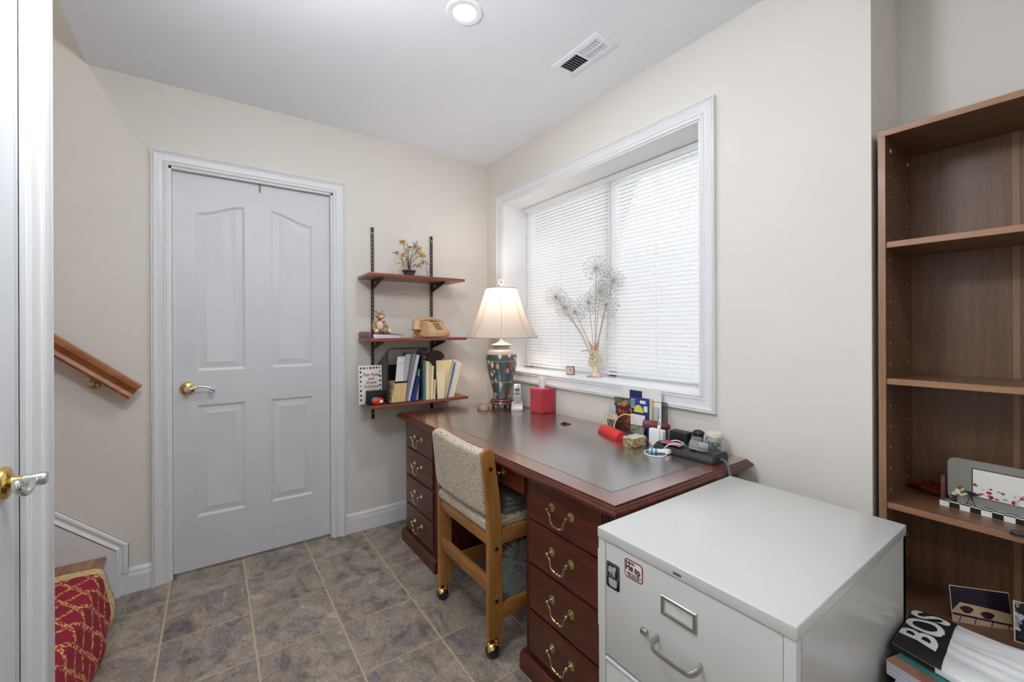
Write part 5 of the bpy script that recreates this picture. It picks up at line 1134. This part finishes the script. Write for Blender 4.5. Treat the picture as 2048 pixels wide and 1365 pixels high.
# cordless phone
cp = thing('cordless_phone', (-.150, -.585, ZD), 'silver cordless phone upright in its charging cradle beside the lamp', 'cordless phone', rz=math.radians(-38))
b = bmn(); prism(b, [(-.045, 0), (-.045, .012), (-.020, .030), (.006, .040), (.040, .044), (.045, .036), (.048, 0)], 0, -.034, .034); bmesh.ops.bevel(b, geom=b.edges[:], offset=.003, segments=2, affect='EDGES'); obj('cradle', b, mat('silver_plastic', (204, 202, 204), .3, .2), cp, local=True)
tm_ = Matrix.Translation((0, .000, .022)) @ Matrix.Rotation(-.22, 4, 'X')
b = bmn(); box(b, -.023, .023, -.010, .014, 0, .134, .007, 3, mtx=tm_); obj('handset', b, MATS['silver_plastic'], cp, local=True)
b = bmn(); box(b, -.015, .015, -.0115, -.009, .086, .108, .001, mtx=tm_); obj('screen', b, mat('grey_lcd', (98, 100, 98), .25), cp, local=True)
b = bmn()
for r_ in range(4):
    for c_ in range(3): box(b, -.0155 + c_ * .0115, -.0075 + c_ * .0115, -.0118, -.009, .018 + r_ * .0105, .0245 + r_ * .0105, .001, mtx=tm_)
box(b, -.008, .008, -.0118, -.009, .064, .080, .003, mtx=tm_)
for s in (-1, 1): box(b, s * .0135 - .0035, s * .0135 + .0035, -.0118, -.009, .064, .080, .001, mtx=tm_)
box(b, -.010, .010, -.0112, -.0095, .118, .121, .0004, mtx=tm_); obj('buttons', b, mat('grey_keys', (112, 110, 108), .5), cp, local=True)
# tissue box
tb = thing('tissue_box', (-.073, -.730, ZD), 'crimson fabric covered tissue box against the window wall', 'tissue box')
b = bmn(); box(b, -.125, -.021, -.783, -.677, ZD, ZD + .140, .006, 3); bmesh.ops.subdivide_edges(b, edges=[e for e in b.edges if e.calc_length() > .03], cuts=8, use_grid_fill=True)
for v_ in b.verts: n_ = noise.noise(v_.co * 26) * .003; v_.co.x += n_; v_.co.y += noise.noise(v_.co * 22 + Vector((5, 0, 0))) * .003; v_.co.z += (noise.noise(v_.co * 30) * .002 if v_.co.z > ZD + .02 else 0)
obj('cover', b, M['crimson'], tb, ang=60)
b = bmn(); n = 20
rows_ = []
for i in range(9):
    f = i / 8; row = []
    for k in range(n): a_ = 2 * PI * k / n; r_ = (.012 + .016 * f) * (1 + .35 * math.sin(a_ * 4 + f * 2)); row.append(b.verts.new((-.073 + r_ * math.cos(a_) * .6, -.730 + r_ * math.sin(a_) * 1.1 + .004 * f, ZD + .138 + f * .062 + .010 * f * math.sin(a_ * 3))))
    rows_.append(row)
for A, B in zip(rows_, rows_[1:]):
    for k in range(n): b.faces.new((A[k], A[(k + 1) % n], B[(k + 1) % n], B[k]))
obj('tissue', b, M['tissue'], tb, ang=80)
# grommet-like button on the desk
b = bmn(); lathe(b, [(0, 0), (.026, 0), (.027, .002), (.018, .004), (.016, .0025), (0, .0025)], (-.183, -1.053, ZD), 24); cyl(b, (-.187, -1.050, ZD + .003), (-.187, -1.050, ZD + .009), .011, seg=16)
one('desk_cord_cap', b, M['blackmetal'], (-.183, -1.053, ZD), 'small round metal and black cap lying alone on the leather desk top', 'cap')
# red glasses case
gc = thing('glasses_case', (-.172, -1.352, ZD), 'red glasses case lying on the desk in front of the mail rack', 'glasses case', rz=math.radians(-19))
b = bmn(); prof = [(-.030, 0), (.028, 0), (.031, .006), (.020, .030), (.006, .037), (-.010, .034), (-.029, .010)]
rings = []
for k in range(9):
    s_ = k / 8; yy = -.082 + .164 * s_; sc = .90 + .10 * math.sin(PI * s_); rings.append([b.verts.new((x * sc, yy, z * sc)) for x, z in prof])
for A, B in zip(rings, rings[1:]):
    for i in range(len(prof)): j = (i + 1) % len(prof); b.faces.new((A[i], A[j], B[j], B[i]))
b.faces.new(rings[0]); b.faces.new(rings[-1][::-1]); bmesh.ops.recalc_face_normals(b, faces=b.faces)
obj('case_body', b, M['red'], gc, local=True, ang=50)
b = bmn(); tube(b, [(-.0295, -.082, .008), (-.0300, 0, .009), (-.0295, .082, .008)], .0012, 6); obj('flap_seam', b, mat('dark_red_seam', (150, 30, 32), .5), gc, local=True)
# strap / black thing with pale loop behind the case
b = bmn(); sph(b, (-.125, -1.392, ZD + .012), .026, 1.0, 1.9, .45, 18); sp_ = setp(obj('sunglasses', b, M['blackplastic'], None, loc=(-.12, -1.39, ZD)), 'dark glasses folded between the red case and the mail rack', 'sunglasses')
b = bmn(); tube(b, smooth_path([(-.150, -1.345, ZD + .032), (-.135, -1.342, ZD + .062), (-.115, -1.358, ZD + .086), (-.098, -1.382, ZD + .092), (-.085, -1.402, ZD + .080), (-.083, -1.408, ZD + .06)], 6), .0024, 8); obj('pale_temple_arm', b, M['cream'], sp_)
# small floral box
fb = thing('floral_box', (-.212, -1.512, ZD), 'small square paper box with tan floral pattern and pale lid on the desk', 'box', rz=math.radians(0))
b = bmn(); box(b, -.258, -.178, -1.543, -1.489, ZD, ZD + .024, .001); obj('box_base', b, M['floralbox'], fb, flat=True)
b = bmn(); box(b, -.2595, -.1765, -1.5445, -1.4875, ZD + .023, ZD + .036, .001); ld = obj('box_lid', b, M['floralbox'], fb, flat=True)
b = bmn(); box(b, -.2580, -.178, -1.543, -1.489, ZD + .036, ZD + .0372); obj('lid_top', b, mat('pale_speckled_paper', (200, 196, 178), .6, vary=(.12, 150)), ld, flat=True)
# mail rack
mr = thing('mail_rack', (-.050, -1.395, ZD), 'black wire letter rack full of mail standing against the window wall', 'letter rack')
b = bmn(); fx_ = -.080; bxk = -.034
for k in range(30): yy = -1.250 - k * .0072; tube(b, [(fx_, yy, ZD + .003), (fx_ - .006, yy, ZD + .046)], .0014, 5)
tube(b, [(fx_, -1.248, ZD + .002), (fx_ - .006, -1.248, ZD + .047), (fx_ - .006, -1.462, ZD + .047), (fx_, -1.462, ZD + .002)], .0017, 6); tube(b, [(fx_, -1.248, ZD + .002), (fx_, -1.462, ZD + .002)], .0017, 6); obj('front_comb', b, mat('bronze_wire', (84, 72, 58), .4, .6), mr)
b = bmn()
for k in range(11): yy = -1.475 - k * .0065; tube(b, [(bxk, yy, ZD + .003), (bxk - .002, yy, ZD + .158)], .0011, 5)
tube(b, [(bxk, -1.25, ZD + .003), (bxk - .002, -1.25, ZD + .150), (bxk - .002, -1.545, ZD + .160), (bxk, -1.545, ZD + .003)], .0022, 6); tube(b, [(bxk, -1.25, ZD + .003), (bxk, -1.545, ZD + .003)], .002, 6); box(b, fx_, bxk, -1.25, -1.545, ZD, ZD + .003); obj('back_comb', b, M['black'], mr)
def mail(name, m, x, ya, yb, z0_, z1_, label, cat, lean=.004, th=.0014, poly=None):
    b = bmn(); v = [b.verts.new(c) for c in [(x, ya, z0_), (x, yb, z0_), (x + th, yb, z0_), (x + th, ya, z0_), (x + lean, ya, z1_), (x + lean, yb, z1_), (x + th + lean, yb, z1_), (x + th + lean, ya, z1_)]]
    for f in ((0, 1, 2, 3), (4, 5, 6, 7), (0, 1, 5, 4), (1, 2, 6, 5), (2, 3, 7, 6), (3, 0, 4, 7)): b.faces.new([v[i] for i in f])
    bmesh.ops.recalc_face_normals(b, faces=b.faces); return one(name, b, m, (x, (ya + yb) / 2, z0_), label, cat, flat=True)
zm_ = ZD + .0032
mail('envelope', M['paper'], -.0405, -1.295, -1.518, zm_, .955, 'large white envelope, tallest at the back of the letter rack', 'envelope')
mail('envelope', M['navy'], -.0435, -1.345, -1.415, zm_, .943, 'narrow navy card in front of the white envelope', 'card')
mail('leaflet', M['confetti'], -.0560, -1.262, -1.362, zm_, .900, 'leaflet with green foliage photo at the left of the letter rack', 'leaflet')
nb = mail('booklet', M['blue'], -.0530, -1.355, -1.462, zm_, .914, 'blue booklet with a yellow semicircle graphic in the letter rack', 'booklet')
nb.data.materials[0] = mat('royal_blue_cover', (44, 62, 140), .4, vary=(.06, 40))
def onface(par, x, y, z, w, h, m, name):
    b = bmn(); box(b, x - .0006, x, y - w / 2, y + w / 2, z - h / 2, z + h / 2); return obj(name, b, m, par, flat=True)
b = bmn(); prism(b, [(-1.407 + .026 * math.cos(t), .846 + .034 * math.sin(t)) for t in [PI * k / 14 for k in range(15)]], 0, -.0545, -.0520); obj('yellow_graphic', b, mat('lemon_yellow', (214, 214, 84), .5), nb, flat=True)
b = bmn(); box(b, -.0530, -.0500, -1.445, -1.415, .888, .902); obj('white_panel', b, M['paper'], nb, flat=True); b = bmn(); box(b, -.0530, -.0500, -1.455, -1.435, .852, .878); obj('white_panel', b, M['paper'], nb, flat=True); b = bmn()
for k in range(5): box(b, -.0530, -.0500, -1.385, -1.362, .900 - k * .009, .903 - k * .009)
obj('text_lines', b, M['paper'], nb, flat=True)
mail('book', M['manila'], -.052, -1.4645, -1.478, zm_, .914, 'tan book edge standing right of the blue booklet in the letter rack', 'book', th=.006)
mail('leaflet', M['redphoto'], -.0655, -1.285, -1.378, zm_, .862, 'leaflet with a dark red photo in front of the green one', 'leaflet')
mail('leaflet', M['paper'], -.0695, -1.372, -1.452, zm_, .838, 'white card in the front slot of the letter rack', 'card')
mail('envelope', M['palegrey'], -.0615, -1.232, -1.275, zm_, .858, 'pale lilac card at the left end of the letter rack', 'card')
mail('postcard', M['leafcream'], -.0740, -1.214, -1.296, .784, .820, 'small tan patterned card sticking out left of the rack front', 'card')
bpy.data.objects[-1] if False else None
mail('envelope', M['palegrey'], -.048, -1.482, -1.506, zm_, .880, 'narrow pale blue envelope right of the tan book edge', 'envelope')
# maroon gadget with dark ribbed foot and thin cord
gd = thing('maroon_gadget', (-.085, -1.515, ZD), 'maroon tube-shaped gadget on a black fluted foot beside the letter rack', 'gadget')
b = bmn(); lathe(b, [(0, 0), (.032, 0), (.032, .006), (.026, .009), (0, .009)], (-.085, -1.512, ZD), 28); obj('maroon_base', b, M['maroon'], gd)
b = bmn(); lathe(b, [(.026, .009), (.019, .030), (.016, .052), (.018, .060), (0, .062)], (-.085, -1.512, ZD), 9); obj('fluted_foot', b, M['blackplastic'], gd, ang=10)
b = bmn(); A_ = Vector((-.120, -1.482, ZD + .072)); B_ = Vector((-.050, -1.570, ZD + .062)); tube(b, [A_, A_.lerp(B_, .06), A_.lerp(B_, .5), A_.lerp(B_, .9), B_], [.013, .0175, .019, .014, .009], 20); obj('tube_head', b, M['maroon'], gd)
b = bmn(); d_ = (B_ - A_).normalized(); cyl(b, A_ - d_ * .0008, A_ + d_ * .002, .0045, seg=14); obj('nozzle_hole', b, M['black'], gd)
b = bmn(); tube(b, smooth_path([A_ + Vector((-.002, .004, -.012)), (-.160, -1.478, ZD + .050), (-.195, -1.490, ZD + .055), (-.240, -1.500, ZD + .045), (-.266, -1.512, ZD + .020), (-.262, -1.545, ZD + .003), (-.215, -1.560, ZD + .003), (-.165, -1.555, ZD + .010), (-.120, -1.558, ZD + .030)], 8), .0012, 6); obj('thin_cord', b, M['black'], gd)
# power strip
ps = thing('power_strip', (-.165, -1.74, ZD), 'black power strip on the back right corner of the desk with a grey cord', 'power strip')
b = bmn(); prism(b, [(-.212, 0), (-.206, .018), (-.188, .030), (-.116, .032), (-.104, .026), (-.100, 0)], 1, -1.852, -1.600)
for v_ in b.verts: v_.co.z += ZD
bmesh.ops.bevel(b, geom=b.edges[:], offset=.004, segments=2, affect='EDGES'); obj('strip_body', b, M['blackplastic'], ps)
b = bmn()
for k in range(5):
    yy = -1.640 - k * .042; box(b, -.178, -.146, yy - .012, yy + .012, ZD + .0305, ZD + .0325, .001); 
obj('outlet_rows', b, mat('dark_grey_outlet', (60, 60, 62), .5), ps)
b = bmn(); tube(b, smooth_path([(-.155, -1.846, ZD + .012), (-.165, -1.868, ZD + .012), (-.185, -1.893, ZD + .004), (-.200, -1.9085, ZD - .04), (-.205, -1.9085, ZD - .12), (-.205, -1.9085, ZD - .4)], 8), .0048, 10); obj('power_cord', b, mat('slate_cord', (84, 92, 98), .5), ps)
b = bmn(); 
for (x_, y_, k_) in ((-.190, -1.640, 0), (-.196, -1.668, 1), (-.185, -1.690, 2)): pass
box(b, -.202, -.158, -1.716, -1.628, ZD + .0325, ZD + .0365, .0015); one('candy_wrappers', b, M['stripcolors'], (-.18, -1.67, ZD + .0325), 'bright orange, pink and blue wrapper lying on top of the power strip', 'wrapper', flat=True)
# white charger
ch = thing('laptop_charger', (-.150, -1.575, ZD), 'white square laptop charger standing on the desk with its cable looped in front', 'charger')
b = bmn(); box(b, -.165, -.137, -1.612, -1.545, ZD, ZD + .070, .006, 4, mtx=None); obj('charger_brick', b, M['white'], ch)
b = bmn(); box(b, -.157, -.149, -1.594, -1.582, ZD + .068, ZD + .086, .002); 
P_ = [(-.153, -1.588, ZD + .082), (-.153, -1.588, ZD + .100), (-.156, -1.594, ZD + .112), (-.162, -1.602, ZD + .108), (-.168, -1.606, ZD + .085), (-.172, -1.600, ZD + .045), (-.180, -1.606, ZD + .018), (-.205, -1.640, ZD + .006), (-.215, -1.680, ZD + .038), (-.180, -1.712, ZD + .040), (-.150, -1.695, ZD + .038), (-.150, -1.650, ZD + .036), (-.205, -1.615, ZD + .006), (-.255, -1.600, ZD + .003), (-.290, -1.625, ZD + .003), (-.295, -1.665, ZD + .003), (-.262, -1.690, ZD + .003), (-.225, -1.672, ZD + .006), (-.205, -1.640, ZD + .010)]
tube(b, smooth_path(P_, 7), .0021, 8); obj('white_cable', b, M['white'], ch)
tw = thing('tangled_adapter', (-.240, -1.640, ZD), 'white plug piece wrapped with a bright blue band inside the cable loops', 'adapter')
b = bmn(); cyl(b, (-.262, -1.622, ZD + .010), (-.222, -1.672, ZD + .010), .008, seg=14); box(b, -.232, -.210, -1.686, -1.664, ZD + .003, ZD + .019, .002); obj('plug_body', b, M['white'], tw)
b = bmn(); cy = mat('bright_cyan', (70, 160, 200), .5)
for k in (0.15, .4): q_ = Vector((-.262, -1.622, ZD + .010)).lerp(Vector((-.222, -1.672, ZD + .010)), k); d_ = Vector((.04, -.05, 0)).normalized(); cyl(b, q_ - d_ * .004, q_ + d_ * .004, .0092, seg=16)
box(b, -.284, -.268, -1.632, -1.626, ZD, ZD + .003); obj('blue_band', b, cy, tw)
# black adapters on the strip
b = bmn(); box(b, -.132, -.088, -1.700, -1.622, ZD + .0325, ZD + .072, .004, 3); one('power_adapter', b, M['blackplastic'], (-.11, -1.66, ZD + .033), 'rectangular black power adapter plugged into the strip beside the white charger', 'power adapter')
b = bmn(); cyl(b, (-.085, -1.722, ZD + .0003), (-.085, -1.722, ZD + .070), .017, .019, 20); sph(b, (-.085, -1.722, ZD + .072), .021, 1, 1.1, .6, 18); cyl(b, (-.098, -1.712, ZD + .058), (-.106, -1.703, ZD + .056), .008, seg=12)
one('rounded_adapter', b, M['blackplastic'], (-.085, -1.722, ZD), 'rounded black plug adapter between the rectangular adapter and the glass jar', 'power adapter')
# glass jar
jr = thing('glass_jar', (-.070, -1.776, ZD), 'small clear glass jar with a cream lid at the back right of the desk', 'jar')
b = bmn(); lathe(b, [(0, 0), (.030, 0), (.034, .006), (.035, .045), (.030, .060), (.024, .066), (.024, .072), (.0225, .072), (.0225, .066), (.0285, .058), (.033, .044), (.032, .008), (0, .004)], (-.064, -1.776, ZD), 32); obj('jar_glass', b, M['jarglass'], jr, ang=60)
b = bmn(); lathe(b, [(0, .082), (.027, .082), (.029, .079), (.029, .067), (.027, .067), (.026, .078), (0, .078)], (-.064, -1.776, ZD), 32); obj('lid', b, mat('cream_lid', (222, 216, 200), .4), jr)
b = bmn(); random.seed(2)
for k in range(26): a_ = random.uniform(0, 6.28); r_ = random.uniform(0, .022); sph(b, (-.064 + r_ * math.cos(a_), -1.776 + r_ * math.sin(a_), ZD + .012 + random.uniform(0, .030)), .0055, 1, 1, .7, 6)
obj('contents', b, mat('olive_bits', (110, 116, 92), .6, vary=(.4, 90)), jr)
# clear plastic boxes on the strip
b = bmn(); m_ = Matrix.Translation((-.176, -1.775, ZD + .049)) @ Matrix.Rotation(.5, 4, 'Z') @ Matrix.Rotation(.15, 4, 'X'); box(b, -.016, .016, -.036, .030, -.0155, .014, .003, 2, mtx=m_)
cb = one('clear_plastic_case', b, M['clearplastic'], (-.176, -1.775, ZD + .033), 'small clear plastic case lying on the right end of the power strip', 'case')
b = bmn(); sph(b, (-.170, -1.792, ZD + .050), .012, .9, 1.5, .8, 12); obj('white_wad', b, M['tissue'], cb)
b = bmn(); box(b, -.128, -.104, -1.752, -1.716, ZD + .0325, ZD + .062, .002, 2); one('clear_small_case', b, M['clearplastic'], (-.116, -1.734, ZD + .033), 'tiny clear plastic holder standing on the strip in front of the glass jar', 'case')

# ------------------------------------------------------------------ window sill: clock, head vase, wire dandelions
ZS = WZ0 + .0022
ck = thing('travel_clock', (.085, -.803, ZS), 'small square travel clock with a tan face and dark case on the window sill', 'clock', rz=math.radians(38))
b = bmn(); box(b, -.014, .016, -.024, .024, 0, .050, .006, 3); obj('case', b, mat('slate_case', (74, 78, 90), .35, .2, vary=(.2, 60)), ck, local=True)
b = bmn(); prism(b, rrect(-.020, .020, .004, .046, .005), 0, -.0148, -.0138); obj('clock_face', b, mat('tan_face', (214, 188, 166), .4), ck, local=True, flat=True)
b = bmn(); box(b, -.0155, -.0148, -.001, .001, .024, .040); m_ = Matrix.Translation((0, 0, .025)) @ Matrix.Rotation(1.2, 4, 'X') @ Matrix.Translation((0, 0, -.025)); box(b, -.0155, -.0148, -.001, .001, .025, .036, mtx=m_); obj('clock_hands', b, M['black'], ck, local=True, flat=True)
VX, VY = .105, -.980
hv = thing('head_vase', (VX, VY, ZS), 'pale porcelain lady head vase with flowers in its hair standing on the window sill', 'vase')
b = bmn(); q0 = Vector((VX, VY, ZS))
# face looks towards +Y and a little into the room
fd = Vector((-.45, .89, 0)).normalized(); sd_ = Vector((fd.y, -fd.x, 0))
def Q(f, s, z): return q0 + fd * f + sd_ * s + Vector((0, 0, z))
rotf = Matrix((fd, -sd_, Vector((0, 0, 1)))).transposed()
sph(b, Q(0, 0, .100), .034, 1.02, .88, 1.22, 20, rotf); sph(b, Q(.006, 0, .082), .026, 1, .9, 1.1, 16, rotf); sph(b, Q(.022, 0, .064), .0095, 1, 1, .9, 12); sph(b, Q(.0345, 0, .088), .0055, 1, .8, 1.5, 10, rotf); sph(b, Q(.0300, 0, .0745), .0055, 1, 1.5, .55, 10, rotf)
cyl(b, Q(-.004, 0, .020), Q(-.001, 0, .072), .017, .013, 18); sph(b, Q(-.004, 0, .012), .030, .85, 1.35, .46, 18, rotf); cyl(b, Q(-.004, 0, 0), Q(-.004, 0, .010), .033, .028, 24)
lathe(b, [(.020, .130), (.026, .142), (.030, .150), (.026, .150), (.018, .138)], q0, 20)
hh = remesh(obj('head_and_neck', b, M['porcelain'], hv), .0022, 3)
b = bmn()
for k, (f, s, z) in enumerate(((-.010, -.026, .125), (-.022, -.020, .105), (.004, -.030, .112), (-.028, -.006, .120), (-.030, .010, .096), (-.010, -.032, .094), (.012, -.022, .132))): sph(b, Q(f, s, z), .0115, 1, 1, .9, 10)
obj('hair_curls', b, mat('sage_curls', (204, 196, 160), .4, coat=.3, vary=(.2, 80)), hv)
b = bmn()
for s in (-1, 1): sph(b, Q(.0290, s * .0105, .0935), .0026, 1, 1.6, .6, 8, rotf)
obj('painted_eyes', b, mat('brown_eye', (110, 60, 44), .4), hv); b = bmn(); sph(b, Q(.0342, 0, .0738), .0040, .6, 1.4, .6, 8, rotf); obj('painted_lips', b, mat('red_lip', (170, 60, 56), .4), hv)
def leafp(b, p0, p1, w, bend):
    p0, p1 = Vector(p0), Vector(p1); d = p1 - p0; s_ = d.cross(Vector((-.8, -.4, .2))).normalized(); P_ = [p0 + d * t + bend * math.sin(PI * t) for t in [i / 8 for i in range(9)]]
    tube(b, P_, [w * (.35 + math.sin(PI * min(1, .12 + t * .88)) * .8) * (1 if t < 8 / 8 else .2) for t in [i / 8 for i in range(9)]], 8, flat=.35)
b = bmn(); leafp(b, Q(.01, .01, .142), q0 + Vector((-.02, .095, .138)), .010, Vector((0, 0, .008))); obj('pointed_petal', b, M['porcpink'], hv); b = bmn(); leafp(b, q0 + Vector((0, .01, .145)), q0 + Vector((.0, .045, .205)), .012, Vector((0, 0, 0))); obj('pointed_petal', b, M['porcpink'], hv); b = bmn(); leafp(b, q0 + Vector((0, -.012, .145)), q0 + Vector((-.005, -.040, .215)), .010, Vector((0, 0, 0))); obj('pointed_petal', b, M['porcpink'], hv); b = bmn(); leafp(b, q0 + Vector((.01, .0, .145)), q0 + Vector((.02, .012, .195)), .010, Vector((0, 0, 0))); obj('pointed_petal', b, M['porcpink'], hv); b = bmn()
for a_ in (.3, 1.5, 2.7, 3.9, 5.1): sph(b, q0 + Vector((.036 * math.cos(a_), .034 * math.sin(a_), .006)), .010, 1.2, 1, .55, 8)
obj('base_petals', b, M['porcpink'], hv)
random.seed(21)
mouth = Vector((VX, VY, ZS + .120))
HEADS = [((.100, -.999, 1.573), .078, 'tallest of the beaded wire dandelions in the head vase'), ((.125, -1.100, 1.497), .066, 'beaded wire dandelion up on the right, beside the tallest'), ((.140, -.990, 1.447), .062, 'beaded wire dandelion in the middle, straight below the tallest'),
         ((.080, -1.090, 1.362), .074, 'beaded wire dandelion lowest on the right with violet beads'), ((.095, -.664, 1.433), .072, 'beaded wire dandelion farthest left in the head vase'), ((.130, -.708, 1.368), .070, 'beaded wire dandelion at lower left, just under the leftmost'),
         ((.075, -.855, 1.332), .068, 'beaded wire dandelion low in the centre left, with the shortest stem'), ((.130, -.912, 1.385), .070, 'beaded wire dandelion behind and above the low centre one')]
for (c_, R_2, lb) in HEADS:
    c_ = Vector(c_); t = thing('wire_dandelion', mouth, lb, 'artificial flower', 'beaded wire dandelions in the head vase')
    side = (c_ - mouth); st_ = mouth + Vector((side.x * .05, side.y * .06, -.015)); b = bmn()
    tube(b, smooth_path([st_, mouth.lerp(c_, .35) + Vector((0, side.y * .02, .01)), mouth.lerp(c_, .7), c_], 6), .0019, 6); sph(b, c_, .0062, seg=8); obj('stem', b, M['wiregold'], t)
    b = bmn(); bd_ = bmn(); n = 120
    for i in range(n):
        ph_ = math.acos(1 - 2 * (i + .5) / n); th_ = PI * (1 + 5 ** .5) * i; d = Vector((math.cos(th_) * math.sin(ph_), math.sin(th_) * math.sin(ph_), math.cos(ph_))); d = (d + Vector((random.gauss(0, .07), random.gauss(0, .07), random.gauss(0, .07)))).normalized()
        e_ = c_ + d * R_2 * random.uniform(.86, 1.0)
        if e_.x > .158: e_.x = .158
        tube(b, [c_ + d * .004, e_], .00048, 3)
        r0 = random.choice((.0014, .0019, .0025)); s1 = bmn(); bmesh.ops.create_icosphere(s1, subdivisions=1, radius=r0); bmesh.ops.translate(s1, vec=e_, verts=s1.verts)
        vm = {v_: bd_.verts.new(v_.co) for v_ in s1.verts}
        for f in s1.faces: bd_.faces.new([vm[v_] for v_ in f.verts])
        s1.free()
    obj('wire_rays', b, M['wirepale'], t, flat=True); obj('beads', bd_, M['bead'], t, flat=True)
